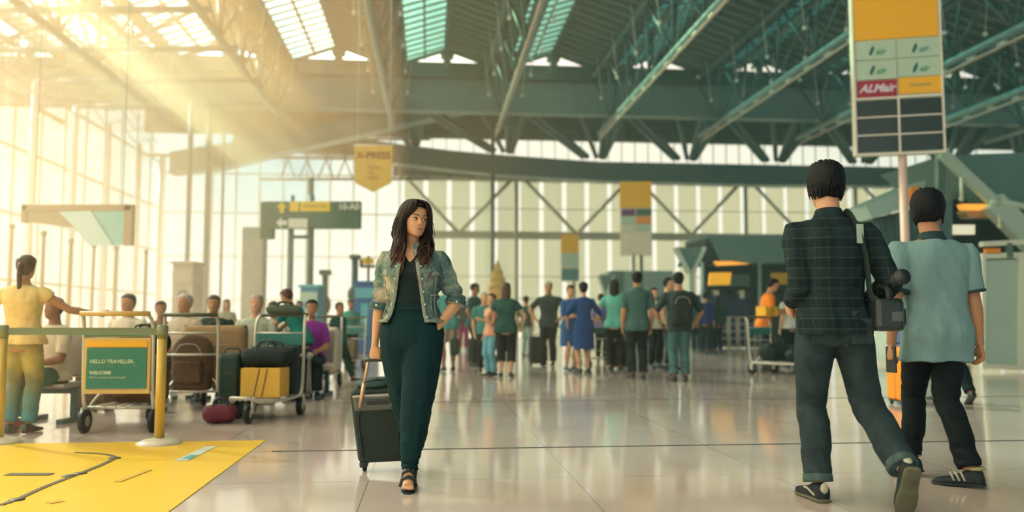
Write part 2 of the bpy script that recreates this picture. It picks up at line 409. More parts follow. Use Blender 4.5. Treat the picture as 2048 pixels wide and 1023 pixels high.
# tapering box girder rising to the right in front of the far wall, and the long bowed girder
def girder(name, stations, m, flange=.12):
    g = MB(); rs = []
    for (v, u, z0, z1, w) in stations: rs.append([Vector((v, u - w / 2, z0)), Vector((v, u + w / 2, z0)), Vector((v, u + w / 2, z1)), Vector((v, u - w / 2, z1))])
    g.rings(rs, smooth=False)
    rs = [[Vector((v, u - w / 2 - flange, z0 - .1)), Vector((v, u + w / 2 + flange, z0 - .1)), Vector((v, u + w / 2 + flange, z0 + .03)), Vector((v, u - w / 2 - flange, z0 + .03))] for (v, u, z0, z1, w) in stations]
    g.rings(rs, smooth=False)
    return struct(name, g, m)
st = []
for px, yt, yb in ((345, 306, 345), (450, 290, 333), (600, 262, 296), (720, 236, 270), (800, 222, 250), (900, 203, 228), (975, 190, 212)):
    a_, b_ = atU(px, yt, 40.5), atU(px, yb, 40.5); st.append((a_.x, 40.5, b_.z, a_.z, .8))
girder('beam_tapering', st, STEEL_L)
st = []
for px, yt, yb in ((470, 262, 282), (600, 268, 300), (720, 278, 312), (800, 291, 326), (900, 303, 338), (1000, 312, 348), (1200, 326, 360), (1500, 335, 368), (1800, 338, 371), (2300, 342, 374)):
    a_, b_ = atU(px, yt, 43.5), atU(px, yb, 43.5); st.append((a_.x, 43.5, b_.z, a_.z, .7))
girder('beam_bowed', st, STEEL)
# paired diagonals and posts between gable beam and bowed girder
db = MB()
def zb(v): return 9.45 if v > 8 else 9.45 + (8 - v) * .05
for k in range(-1, 7):
    v = V0 + BAY * k
    for o_ in (0, .55): db.tube([(v + .7 + o_, 38.6, 10.9), (v + BAY - .1 + o_ * .4, 43.3, zb(v + BAY))], .15, 8)
    db.box((v + .3, 38.8, 11.0), (.42, .5, 2.2))
    db.tube([(v + .5, 39.4, 12.0), (v + .9, 43.3, zb(v + .8))], .2, 8)
    db.tube([(v + 1.5, 39.4, 11.4), (v + 1.0, 43.3, zb(v + .8))], .18, 8)
    db.tube([(v - 1.2, 39.4, 11.4), (v + .6, 43.3, zb(v + .8))], .12, 8)
struct('beam_diagonals', db, STEEL)
# pale maintenance rods hung under the trusses
for k in range(0, 5):
    v = V0 + BAY * k - .2
    t = MB(); t.tube([(v - .1, 19, 9.35), (v, 38.5, 9.35)], .05, 8)
    for i in range(13): t.box((v - .03, 19.6 + i * 1.5, 9.45), (.10, .4, .08))
    struct('trim_%d' % (11 + k), t, mat('pale_rod', (.46, .42, .37), .4))
# side walls right
struct('wall_right', MB().box((36, 30, 6.5), (.3, 34, 13)), DARK)
# grey concrete column at the middle left and slim columns
struct('column_wide', MB().box((atU(507, 600, 27).x, 27, 1.9), (.66, .66, 3.8), bev=.05), mat('concrete', (.5, .5, .43), .8, 0, .3, .1, 3, .1))
for i, (px, u, r_, zt) in enumerate(((618, 30, .10, 5.9), (577, 30, .07, 4.6), (985, 41, .10, 10.5), (410, 34, .12, 9.5), (372, 34, .1, 9.5), (440, 36, .06, 9.0))):
    v = atU(px, 600, u).x; struct('column_slim', MB().tube([(v, u, 0), (v, u, zt)], r_, 10), STEEL)
# diagonal lattice behind the direction sign
lt = MB()
for i in range(7):
    a_ = atU(560 + i * 38, 365, 42); lt.tube([(a_.x, 42, a_.z + .2), (a_.x + .75, 42, a_.z + 2.1)], .035, 5); lt.tube([(a_.x + .75, 42, a_.z + .2), (a_.x, 42, a_.z + 2.1)], .035, 5)
a_ = atU(520, 358, 42); b_ = atU(860, 358, 42); lt.tube([a_, b_], .07, 6); lt.tube([a_ + Vector((0, 0, 2)), b_ + Vector((0, 0, 2))], .06, 6)
struct('trim_16', lt, STEEL)
# ================================================================ PEOPLE
def remesh(mb, voxel, smooth=2, name='tmp', fac=.5):
    """union the closed pieces of mb into one continuous skin"""
    me = mb.mesh(name); ob = bpy.data.objects.new(name, me); COL.objects.link(ob)
    md = ob.modifiers.new('r', 'REMESH'); md.mode = 'VOXEL'; md.voxel_size = voxel; md.use_smooth_shade = True
    if smooth:
        s_ = ob.modifiers.new('s', 'SMOOTH'); s_.factor = fac; s_.iterations = smooth
    dg_ = bpy.context.evaluated_depsgraph_get(); out = bpy.data.meshes.new_from_object(ob.evaluated_get(dg_))
    bpy.data.objects.remove(ob); bpy.data.meshes.remove(me); out.name = name
    return out
def displace(me, fn):
    """move each vertex along its normal by fn(co, normal)"""
    no = [v.normal.copy() for v in me.vertices]
    for v, n in zip(me.vertices, no): v.co += n * fn(v.co, n)
    me.update()
def smooth_mesh(me, it, fac=.5):
    bm = bmesh.new(); bm.from_mesh(me)
    for _ in range(it): bmesh.ops.smooth_vert(bm, verts=bm.verts, factor=fac, use_axis_x=True, use_axis_y=True, use_axis_z=True)
    bm.to_mesh(me); bm.free()
def link(name, me, m, parent, **k):
    o = bpy.data.objects.new(name, me); me.materials.clear()
    for mm in (m if isinstance(m, (list, tuple)) else [m]): me.materials.append(mm)
    COL.objects.link(o); o.parent = parent
    for a_, b_ in k.items(): o[a_] = b_
    return o
def ik(a, c, l1, l2, hint):
    d = c - a; L = d.length
    if L > (l1 + l2) * .999: c = a + d * ((l1 + l2) * .999 / L); d = c - a; L = d.length
    x = (l1 * l1 - l2 * l2 + L * L) / (2 * L); h = math.sqrt(max(0, l1 * l1 - x * x)); t = d / L
    hv = Vector(hint); hv = (hv - t * hv.dot(t))
    hv = hv.normalized() if hv.length > 1e-6 else Vector((0, -1, 0))
    return a + t * x + hv * h, c
def lerp(a, b, t): return a + (b - a) * t
def se(a, n): c = math.cos(a); s_ = math.sin(a); return (math.copysign(abs(c) ** (2 / n), c), math.copysign(abs(s_) ** (2 / n), s_))

SKIN = [mat('skin_light', (.62, .36, .22), .5, 0, .4, .05, 12), mat('skin_tan', (.46, .24, .13), .5, 0, .4, .05, 12), mat('skin_brown', (.27, .13, .075), .5, 0, .4, .05, 12)]
HAIRS = [mat('hair_black', (.007, .010, .013), .6, 0, .22, .25, 40, .3), mat('hair_brown', (.06, .03, .02), .45, 0, .5, .25, 40, .3), mat('hair_grey', (.42, .38, .34), .5, 0, .5, .2, 40, .3)]
EYEW = mat('eye_white', (.75, .72, .68), .25); EYED = mat('eye_dark', (.015, .01, .008), .15); LIP = mat('lip', (.45, .14, .11), .35)

TM = [(.455, .060, .055), (.48, .083, .066), (.50, .096, .070), (.53, .098, .068), (.57, .090, .062), (.61, .083, .058), (.65, .086, .060), (.70, .096, .065), (.75, .104, .068), (.785, .108, .064), (.81, .100, .053), (.825, .070, .042), (.838, .040, .036), (.86, .033, .034)]
TF = [(.455, .058, .055), (.48, .088, .070), (.50, .102, .074), (.53, .101, .070), (.57, .086, .060), (.61, .072, .052), (.65, .074, .053), (.70, .084, .068), (.74, .090, .074), (.78, .094, .062), (.81, .088, .050), (.825, .058, .038), (.838, .034, .030), (.86, .028, .029)]
HEADR = [(0, .08, .30, -.02), (.03, .15, .375, -.10), (.08, .195, .395, -.18), (.15, .235, .39, -.24), (.22, .262, .39, -.30), (.32, .292, .39, -.36), (.42, .315, .38, -.41), (.50, .328, .37, -.44), (.58, .335, .385, -.455), (.68, .338, .385, -.46), (.78, .322, .35, -.44), (.87, .28, .28, -.38), (.94, .20, .18, -.27), (.985, .10, .08, -.15), (1.0, .03, .02, -.05)]
def interp(tab, z):
    if z <= tab[0][0]: return tab[0][1:]
    for a_, b_ in zip(tab, tab[1:]):
        if z <= b_[0]:
            t = (z - a_[0]) / (b_[0] - a_[0]); return tuple(lerp(p_, q_, t) for p_, q_ in zip(a_[1:], b_[1:]))
    return tab[-1][1:]

class Fig:
    def __init__(s, H=1.7, sex='m', build=1.0, lean=0, side=0, pelvis=(0, 0, None), head=(0, 0, 0), arms=None, legs=None, shr=0, fat=1.0):
        """local frame: faces -Y, z up, +x is the figure's own left. lean forward degrees; head = yaw (to own left +), pitch (down +), tilt"""
        s.H = H; s.sex = sex; s.b = build; s.fat = fat
        s.tab = TM if sex == 'm' else TF
        pz = (pelvis[2] if pelvis[2] is not None else .53) * H
        s.P = Vector((pelvis[0] * H, pelvis[1] * H, pz)); s.lean = R(lean); s.side = R(side); s.shr = R(shr)
        s.head = [R(a_) for a_ in head]
        sw = (.110 if sex == 'm' else .092) * H * build; s.sw = sw
        s.sh = {+1: s.T(Vector((sw, 0, .792 * H))), -1: s.T(Vector((-sw, 0, .792 * H)))}
        s.hip = {+1: s.P + Vector((.048 * H, 0, -.01 * H)), -1: s.P + Vector((-.048 * H, 0, -.01 * H))}
        s.l = dict(ua=.175 * H, fa=.150 * H, th=.245 * H, sk=.238 * H)
        arms = arms or {}; legs = legs or {}
        s.arm = {}; s.leg = {}
        for k in (1, -1):
            a_ = dict(hand=(k * .135, -.01, .475), hint=(k * .3, 1, -.1), curl=25, palm=(-k, 0, 0), hdir=None); a_.update(arms.get(k, {}))
            w = Vector(a_['hand']) * H
            e, w = ik(s.sh[k], w, s.l['ua'], s.l['fa'], a_['hint'])
            d = Vector(a_['hdir']).normalized() if a_['hdir'] else (w - e).normalized()
            s.arm[k] = dict(e=e, w=w, d=d, curl=a_['curl'], palm=Vector(a_['palm']))
            g = dict(ank=(k * .052, .0, .045), hint=(k * .08, -1, 0), yaw=k * 8, pitch=0); g.update(legs.get(k, {}))
            kn, an = ik(s.hip[k], Vector(g['ank']) * H, s.l['th'], s.l['sk'], g['hint'])
            s.leg[k] = dict(k=kn, a=an, yaw=R(g['yaw']), pitch=R(g['pitch']))
        s.neck = s.T(Vector((0, .005 * H, .84 * H)))
    def T(s, p):
        """upright torso point to posed torso point"""
        H = s.H; q = p.copy(); zf = p.z / H; base = Vector((0, 0, .53 * H)); q -= base
        t = min(1, max(0, (zf - .50) / .16)); t = t * t * (3 - 2 * t)
        q = Matrix.Rotation(s.shr * t, 3, 'Z') @ q
        q = Matrix.Rotation(s.side * t, 3, 'Y') @ q
        q = Matrix.Rotation(s.lean * t, 3, 'X') @ q
        return q + s.P
    def HM(s):
        """head frame: origin between the ears at chin level"""
        M = Matrix.Rotation(s.lean * .45, 4, 'X') @ Matrix.Rotation(s.head[0], 4, 'Z') @ Matrix.Rotation(s.head[1], 4, 'X') @ Matrix.Rotation(s.head[2], 4, 'Y')
        nt_ = s.T(Vector((0, -.012 * s.H, .872 * s.H)))
        return Matrix.Translation(nt_) @ M
    def hp(s, x, y, z):
        """head point; units of head height: x own left, y forward, z up from the chin"""
        h = s.hh; return s.HM() @ Vector((x * h, -y * h, (z - .02) * h))
    @property
    def hh(s): return (.131 if s.sex == 'm' else .129) * s.H
    # -------- pieces
    def torso(s, mb, z0, z1, off=0.0, n=28, flare=0.0, tab=None, wide=1.0, exp=2.3, dz=.012, belly=0, clamp=False):
        H = s.H; rs = []; m = max(3, int((z1 - z0) / dz)); tab = tab or s.tab
        for i in range(m + 1):
            zf = lerp(z0, z1, i / m); w, d = interp(tab, max(zf, .502) if clamp else zf); w = w * s.b * s.fat * wide; d = d * s.fat
            o_ = off + flare * (1 - i / m) ** 2
            ring = []
            for k in range(n):
                cx_, sy_ = se(2 * math.pi * k / n, exp)
                y = sy_ * (d * H + o_)
                if sy_ < 0:
                    if s.sex == 'f': y -= .010 * H * math.exp(-((zf - .735) / .028) ** 2) * (1 if abs(cx_) < .8 else .3)
                    y -= belly * H * math.exp(-((zf - .6) / .06) ** 2)
                else: y += .012 * H * math.exp(-((zf - .505) / .035) ** 2) * (abs(cx_) > .12)
                ring.append(s.T(Vector((cx_ * (w * H + o_), y, zf * H))))
            rs.append(ring)
        mb.rings(rs)
    def neckp(s, mb, off=0.0):
        r_ = (.034 if s.sex == 'm' else .0275) * s.H
        mb.tube([s.T(Vector((0, .008 * s.H, .80 * s.H))), s.T(Vector((0, .0, .845 * s.H))), s.hp(0, -.06, .10), s.hp(0, -.03, .35)], [r_ * 1.25 + off, r_ + off, r_ * .98, r_], 16)
    def headp(s, mb, detail=True):
        n = 36; rs = []
        for i in range(31):
            z = i / 30; z = z ** .9 if z < .5 else z; w, f, b = interp(HEADR, z); ring = []
            for k in range(n):
                a_ = 2 * math.pi * k / n; cx_, sy_ = se(a_, 2.15)
                x = cx_ * w; y = (f + b) / 2 + sy_ * (f - b) / 2
                if detail and sy_ > 0:
                    for ex in (-.135, .135): y -= .045 * math.exp(-((x - ex) / .075) ** 2 - ((z - .50) / .05) ** 2)
                    y += .018 * math.exp(-((abs(x) - .13) / .1) ** 2 - ((z - .575) / .03) ** 2)
                    y += .02 * math.exp(-((abs(x) - .17) / .07) ** 2 - ((z - .37) / .07) ** 2)
                    y -= .018 * math.exp(-(x / .1) ** 2 - ((z - .125) / .025) ** 2)
                ring.append(s.hp(x, y, z))
            rs.append(ring)
        mb.rings(rs)
        h = s.hh
        if detail:
            mb.tube([s.hp(0, .345, .56), s.hp(0, .40, .48), s.hp(0, .455, .40), s.hp(0, .455, .36)], [.026 * h, .030 * h, .042 * h, .030 * h], 10)
            for k in (-1, 1): mb.ell(s.hp(k * .045, .40, .365), (.035 * h, .035 * h, .026 * h), 8, 6)
            mb.tube([s.hp(-.085, .365, .235), s.hp(-.03, .398, .24), s.hp(.03, .398, .24), s.hp(.085, .365, .235)], [.012 * h, .023 * h, .023 * h, .012 * h], 8)
            mb.tube([s.hp(-.075, .365, .20), s.hp(0, .398, .195), s.hp(.075, .365, .20)], [.012 * h, .026 * h, .012 * h], 8)
        HR = s.HM().to_3x3()
        for k in (-1, 1): mb.ell(s.hp(k * .335, -.04, .46), (.022 * h, .06 * h, .10 * h), 10, 8, HR)
    def armp(s, mb, k, t0=0.0, t1=2.0, off=0.0, sc_=1.0, n=14, cuff=None):
        """arm skin or sleeve; t 0..1 along the upper arm, 1..2 along the forearm"""
        H = s.H; A_ = s.arm[k]; S_ = s.sh[k]; f = (1 if s.sex == 'm' else .86) * sc_ * s.fat ** .5
        prof = [(0, .0265), (.06, .031), (.18, .0325), (.5, .029), (.85, .0245), (1, .0245), (1.2, .0265), (1.5, .0225), (1.8, .017), (2, .0155)]
        pts, rr = [], []
        S0 = S_ + (s.T(Vector((0, 0, .80 * H))) - S_) * .25
        if t0 <= 0: pts.append(S0); rr.append(.020 * H * f + off * .8)
        m = 14
        for i in range(m + 1):
            t = lerp(t0, t1, i / m); p = lerp(S_, A_['e'], t) if t <= 1 else lerp(A_['e'], A_['w'], t - 1)
            if abs(t - 1) < .12: p = p * .9 + (lerp(S_, A_['e'], .9) + lerp(A_['e'], A_['w'], .1)) * .05
            pts.append(p); rr.append(interp(prof, t)[0] * H * f + off)
        mb.tube(pts, rr, n)
    def handp(s, mb, k, sc_=1.0):
        A_ = s.arm[k]; H = s.H; d = A_['d']; nrm = A_['palm']; nrm = (nrm - d * nrm.dot(d)).normalized(); side = d.cross(nrm)
        # side points to the thumb side: forwards for a hanging hand
        if side.dot(Vector((0, -1, 0))) < 0 and abs(side.y) > .3: side = -side
        if A_.get('thumb'): 
            tv = Vector(A_['thumb']); side = side if side.dot(tv) > 0 else -side
        u = H / 1.7 * sc_ * (1 if s.sex == 'm' else .92); w = A_['w']
        M = Matrix((side, nrm, d)).transposed()
        L = .088 * u
        mb.rings([[w + M @ Vector((math.cos(2 * math.pi * q / 14) * a_ * u, math.sin(2 * math.pi * q / 14) * b_ * u, z_ * u)) for q in range(14)] for z_, a_, b_ in ((-.02, .022, .018), (.01, .026, .017), (.04, .038, .016), (.07, .041, .014), (.088, .038, .011), (.095, .030, .007))])
        c0 = R(A_['curl'])
        for j, (x, ln, dl) in enumerate(((.029, .070, -.003), (.010, .080, .002), (-.010, .074, 0), (-.028, .058, -.007))):
            p = w + M @ Vector((x * u, 0, L + dl * u - .008 * u)); an = 0; pts = [p]; q = p
            for seg, fr in enumerate((.45, .31, .24)):
                an += c0 * (.7 if seg == 0 else 1.0) * (1 + .12 * j)
                q = q + (M @ Vector((x * .6 * (1 if seg == 0 else .2), math.sin(an), math.cos(an)))).normalized() * ln * fr * u; pts.append(q)
            pts.insert(1, lerp(pts[0], pts[1], .5))
            mb.tube(pts, [.0098 * u, .0092 * u, .0088 * u, .0080 * u, .0062 * u], 8)
        p = w + M @ Vector((.026 * u, .004 * u, .022 * u)); p2 = w + M @ Vector((.050 * u, .014 * u, .052 * u)); p3 = w + M @ Vector((.052 * u, .026 * u, .080 * u)); p4 = w + M @ Vector((.046 * u, .034 * u, .100 * u))
        mb.tube([p, p2, p3, p4], [.014 * u, .0125 * u, .0105 * u, .007 * u], 8)
    def legp(s, mb, k, t0=0.0, t1=2.0, off=0.0, n=16, prof=None, top=True, path=None):
        H = s.H; g = s.leg[k]; hp_ = s.hip[k]
        prof = prof or [(0, .050), (.25, .049), (.6, .041), (.9, .033), (1.0, .0325), (1.15, .032), (1.35, .035), (1.6, .029), (1.85, .021), (2, .020)]
        pts, rr = [], []
        if top and t0 <= 0: pts.append(hp_ + Vector((0, 0, .03 * H))); rr.append(prof[0][1] * H * .9 * s.fat + off)
        m = 20
        for i in range(m + 1):
            t = lerp(t0, t1, i / m); p = lerp(hp_, g['k'], t) if t <= 1 else lerp(g['k'], g['a'], t - 1)
            if abs(t - 1) < .12: p = p * .9 + (lerp(hp_, g['k'], .9) + lerp(g['k'], g['a'], .1)) * .05
            c = lerp(g['k'], g['a'], .35)
            pts.append(p + (Vector((0, .012 * H, 0)) if 1.15 < t < 1.6 else Vector((0, 0, 0)))); rr.append(interp(prof, t)[0] * H * (s.fat ** .5) + off)
        mb.tube(pts, rr, n)
    def footM(s, k):
        g = s.leg[k]; M = Matrix.Rotation(g['yaw'], 3, 'Z') @ Matrix.Rotation(g['pitch'], 3, 'X'); return M
    def shoep(s, mb, k, sole=False, w=1.0, high=1.0, lift=0.0):
        """shoe: lofted from heel to toe; sole=True makes the outsole slab"""
        H = s.H; M = s.footM(k); a = s.leg[k]['a']; u = H / 1.7
        hz = -.045 * H + lift
        prof = [(.062, .022, .050), (.055, .032, .078), (.03, .036, .088), (0, .037, .090), (-.03, .037, .078), (-.07, .041, .060), (-.11, .047, .048), (-.15, .047, .042), (-.18, .038, .036), (-.2, .022, .026), (-.206, .010, .016)]
        rs = []
        for (y, wd, ht) in prof:
            ring = []
            if sole: ht = .020; wd += .004
            for q in range(16):
                cx_, sy_ = se(2 * math.pi * q / 16, 2.8)
                z = (sy_ * .5 + .5) * ht * u * (high if not sole and y > -.05 else 1)
                ring.append(a + M @ Vector((cx_ * wd * u * w, y * u + (.004 * u if sole and y > 0 else 0) - (.004 * u if sole and y < -.15 else 0), hz + z + (0 if sole else .006 * u))))
            rs.append(ring)
        mb.rings(rs)

def hair_cap(f, mb, top=.045, nape=.16, front=.80, side=.40, thick=.035, fringe=0.0, seed=1, rough=.012):
    """solid shell of hair over the skull"""
    n = 40; rs = []; random.seed(seed); off = Vector((seed * 3.1, 0, 0))
    zs = [nape + (1.0 - nape) * (i / 26) for i in range(27)]
    for z in zs:
        w, fr, b = interp(HEADR, min(1, z)); t = thick * min(1, (z - nape) / .12 + .35)
        e = 1.0
        if z > .9: e = 1
        w_, f_, b_ = w + t, fr + t, b - t
        # how far forward the hair reaches at this height
        if z < front:
            q = max(0, min(1, (z - side) / (front - side)))
            lim = lerp(-.06, .12, q) if z > side else lerp(-.20, -.06, max(0, (z - nape) / max(.01, side - nape)))
            if z > front - .06: lim = lerp(lim, f_, (z - front + .06) / .06)
        else: lim = f_
        ring = []
        for k in range(n):
            cx_, sy_ = se(2 * math.pi * k / n, 2.15)
            x = cx_ * w_; y = (f_ + b_) / 2 + sy_ * (f_ - b_) / 2; y = min(y, lim)
            if z < .3: x *= .82 + .18 * (z - nape) / (.3 - nape + 1e-6) if z > nape else .82
            p = Vector((x, y, z)); d = noise.noise(p * 9 + off) * rough * 2
            zz = z * 1.0 + (top * max(0, (z - .75) / .25)) - (fringe * max(0, sy_) if front <= z < front + .1 else 0)
            ring.append(f.hp(x * (1 + d), y + d * (.5 if y < lim - .01 else 0), zz + d))
        rs.append(ring)
    mb.rings(rs)

def spline(pts, k=3):
    pts = [Vector(q_) for q_ in pts]
    P = [pts[0]] + list(pts) + [pts[-1]]; out = []
    for i in range(1, len(P) - 2):
        for j in range(k):
            t = j / k; a_, b_, c_, d_ = P[i - 1], P[i], P[i + 1], P[i + 2]
            out.append(.5 * ((2 * b_) + (c_ - a_) * t + (2 * a_ - 5 * b_ + 4 * c_ - d_) * t * t + (3 * b_ - a_ - 3 * c_ + d_) * t ** 3))
    out.append(pts[-1]); return out
def lock(mb, pts, w, th=.4, n=6):
    """a tapering lock of hair"""
    m = len(pts); rr = [w * (0.55 + .45 * math.sin(math.pi * min(1, i / (m - 1) * 1.3 + .15))) * (1 - (i / (m - 1)) ** 4 * .85) for i in range(m)]
    mb.tube(pts, rr, n, flat=th)

def fold_fn(amp, sx_=9, sz_=3.2, seed=0, H=1.7):
    o_ = Vector((seed * 7.3, seed * 1.7, 0))
    return lambda co, no: amp * (noise.noise(Vector((co.x * sx_, co.y * sx_, co.z * sz_)) + o_) + .5 * noise.noise(Vector((co.x * 22, co.y * 22, co.z * 15)) + o_))

def person(loc, rz, label, f, skin=1, hair=('short', 0), shirt=None, legs=None, shoes=None, vox=.011, group=None, seed=1, cat='person', extras=None):
    """generic clothed person. shirt = dict(m, sleeve, hem, off); legs = dict(kind 'trousers'|'skirt'|'shorts', m, ...)"""
    r0 = root('person', loc, label, cat, group, R(rz)); H = f.H
    b = MB(); f.torso(b, .455, .86, -.004); f.neckp(b); f.headp(b, vox < .012)
    for k in (1, -1): f.armp(b, k); f.handp(b, k); f.legp(b, k, 0, 1.97)
    link('body', remesh(b, vox, 2, 'body'), SKIN[skin], r0)
    kind, hc = hair
    if kind != 'bald':
        h = MB()
        if kind == 'cap':
            hair_cap(f, h, .0, .2, .66, .38, .03, seed=seed)
        else: hair_cap(f, h, .05, .14 if kind == 'short' else .02, .80, .40, .045 if kind == 'short' else .06, seed=seed)
        u = f.hh
        if kind == 'long':
            for j in range(17):
                a_ = R(200 + j * 140 / 16) if j < 99 else 0
                x, y = math.cos(a_) * .36, math.sin(a_) * .44 - .02
                q = [f.hp(x * .8, y * .8, .8), f.hp(x * 1.05, y, .5), f.hp(x * 1.1, y * 1.02 - .03, .1), f.hp(x * 1.05, y * 1.0 - .05, -.35), f.hp(x * .9, y * .95 - .03, -.7 - .1 * math.sin(j * 2.3))]
                lock(h, q, .075 * u, .6, 6)
        if kind == 'ponytail':
            h.tube([f.hp(0, -.44, .62), f.hp(0, -.58, .5), f.hp(0, -.56, .1), f.hp(0, -.50, -.4), f.hp(0, -.48, -.85)], [.07 * u, .10 * u, .12 * u, .10 * u, .02 * u], 8)
        if kind == 'bun': h.ell(f.hp(0, -.48, .62), (.16 * u, .14 * u, .15 * u), 10, 8)
        hm = remesh(h, max(.008, vox * .8), 1, 'hair'); link('hair', hm, HAIRS[hc], r0)
    fr_ = fold_fn(.007, seed=seed)
    if legs:
        kd = legs.get('kind', 'trousers'); c = MB(); of = legs.get('off', .012)
        if kd in ('trousers', 'shorts', 'capri'):
            end = {'trousers': 1.93, 'shorts': .85, 'capri': 1.5}[kd]
            f.torso(c, .47, .60, of * .7)
            fl = legs.get('flare', .0)
            pr = [(0, .052), (.3, .051), (.7, .042), (1.0, .037), (1.4, .036), (1.8, .033 + fl), (2, .034 + fl)]
            for k in (1, -1): f.legp(c, k, 0, end, of, prof=pr)
            me = remesh(c, vox, 2, 'trousers'); displace(me, fr_); link('shorts' if kd == 'shorts' else 'trousers', me, legs['m'], r0)
        else:
            zh = legs.get('hem', .30); rs = []; n = 28
            for i in range(14):
                zf = lerp(zh, .60, i / 13); w, d = interp(f.tab, max(.50, zf))
                ext = (1 - i / 13) * legs.get('flare', .01) * H
                yo = (0 if zf > .5 else 0)
                rs.append([Vector((se(2 * math.pi * q / n, 2.2)[0] * (w * H * f.fat + .012 + ext), yo + se(2 * math.pi * q / n, 2.2)[1] * (d * H * f.fat + .014 + ext), zf * H)) + Vector((f.P.x, f.P.y, f.P.z - .53 * H)) for q in range(n)])
            c.rings(rs); me = remesh(c, vox, 1, 'skirt'); displace(me, fr_); link('skirt', me, legs['m'], r0)
    if shirt:
        c = MB(); of = shirt.get('off', .014); hem = shirt.get('hem', .49)
        f.torso(c, hem, .832, of, flare=shirt.get('flare', .012), wide=shirt.get('wide', 1.0), clamp=True)
        sl = shirt.get('sleeve', .75)
        if sl > 0:
            for k in (1, -1): f.armp(c, k, 0, sl, of * (1.15 if sl < 1.2 else .75))
        if shirt.get('collar'):
            rr = (.04 if f.sex == 'm' else .034) * H
            c.tube([f.T(Vector((0, .004 * H, .825 * H))), f.T(Vector((0, 0, .852 * H)))], [rr * 1.25, rr * 1.05], 16)
        me = remesh(c, vox, 2, 'shirt'); displace(me, fold_fn(.009, seed=seed + 3)); link(shirt.get('name', 'shirt'), me, shirt['m'], r0)
    if shoes:
        for k in (1, -1):
            c = MB(); f.shoep(c, k, False); link('shoe', c.mesh('shoe'), shoes, r0)
    return r0
# ================================================================ THE WOMAN WITH THE SUITCASE
def cloth_mat(name, color, rough=.8, bumps=.15, sc_=180, amt=.08):
    return mat(name, color, rough, 0, .25, amt, sc_, bumps)
def denim_mat():
    m = bpy.data.materials.new('washed_denim'); m.use_nodes = True; t = m.node_tree; b = t.nodes['Principled BSDF']; b.inputs['Roughness'].default_value = .8; b.inputs['Specular IOR Level'].default_value = .2
    co = N(t, 'ShaderNodeTexCoord'); n1 = N(t, 'ShaderNodeTexNoise'); n1.inputs['Scale'].default_value = 7; n1.inputs['Detail'].default_value = 3; t.links.new(co.outputs['Object'], n1.inputs['Vector'])
    n2 = N(t, 'ShaderNodeTexNoise'); n2.inputs['Scale'].default_value = 60; n2.inputs['Detail'].default_value = 5; t.links.new(co.outputs['Object'], n2.inputs['Vector'])
    ad = N(t, 'ShaderNodeMath', operation='MULTIPLY_ADD'); t.links.new(n2.outputs[0], ad.inputs[0]); ad.inputs[1].default_value = .35; t.links.new(n1.outputs[0], ad.inputs[2])
    r_ = N(t, 'ShaderNodeValToRGB'); t.links.new(ad.outputs[0], r_.inputs[0]); ramp(r_, [(.50, (.055, .12, .13)), (.64, (.14, .23, .22)), (.78, (.36, .38, .31)), (.88, (.55, .49, .38))])
    t.links.new(r_.outputs[0], b.inputs['Base Color'])
    bp = N(t, 'ShaderNodeBump'); bp.inputs['Strength'].default_value = .5; bp.inputs['Distance'].default_value = .006; t.links.new(n2.outputs[0], bp.inputs['Height']); t.links.new(bp.outputs[0], b.inputs['Normal'])
    return m
DENIM = denim_mat()
DENIM_L = mat('pale_denim_seam', (.26, .31, .27), .8, 0, .2, .2, 60, .3)
DENIM_D = mat('dark_denim_cuff', (.07, .13, .13), .8, 0, .2, .3, 50, .3)
PANTS = mat('teal_crepe', (.008, .033, .040), .8, 0, .12, .12, 30, .1)
TOP = mat('dark_silk', (.010, .026, .028), .65, 0, .2, .1, 20)
GOLD = mat('champagne_metal', (.72, .50, .34), .3, .6)
SKH = mat('woman_skin', (.66, .37, .20), .48, 0, .45, .04, 14)
HB = bpy.data.materials.new('dark_brown_hair'); HB.use_nodes = True
def _hair(m, c1, c2):
    t = m.node_tree; b = t.nodes['Principled BSDF']; b.inputs['Roughness'].default_value = .48; b.inputs['Specular IOR Level'].default_value = .28
    co = N(t, 'ShaderNodeTexCoord'); sp = N(t, 'ShaderNodeSeparateXYZ'); t.links.new(co.outputs['Object'], sp.inputs[0])
    nz = N(t, 'ShaderNodeTexNoise'); nz.inputs['Scale'].default_value = 26; t.links.new(co.outputs['Object'], nz.inputs['Vector'])
    ad = N(t, 'ShaderNodeMath', operation='MULTIPLY_ADD'); t.links.new(nz.outputs[0], ad.inputs[0]); ad.inputs[1].default_value = .18; t.links.new(sp.outputs['Z'], ad.inputs[2])
    mr_ = N(t, 'ShaderNodeMapRange'); t.links.new(ad.outputs[0], mr_.inputs[0]); mr_.inputs[1].default_value = 1.27; mr_.inputs[2].default_value = 1.48
    r_ = N(t, 'ShaderNodeValToRGB'); t.links.new(mr_.outputs[0], r_.inputs[0]); ramp(r_, [(0, c2), (1, c1)]); t.links.new(r_.outputs[0], b.inputs['Base Color'])
_hair(HB, (.016, .010, .008), (.14, .05, .035))       # reddish brown towards the ends
WX = atY(817, 972, 4.87).x
wf = Fig(H=1.575, sex='f', pelvis=(0.006, 0, .556), lean=-1, head=(30, 5, 4), shr=4,
         arms={1: dict(hand=(.088, -.040, .548), hint=(1, .5, 0), curl=30, palm=(-1, 0, 0), hdir=(-.30, .25, -1)),
               -1: dict(hand=(-.138, .035, .482), hint=(-.6, .8, 0), curl=80, palm=(.1, .8, 0), hdir=(.05, .05, -1), thumb=(1, -.3, 0))},
         legs={1: dict(ank=(.006, -.055, .068), hint=(.1, -1, 0), yaw=4, pitch=10), -1: dict(ank=(-.012, .19, .10), hint=(-.2, -1, 0), yaw=-6, pitch=38)})
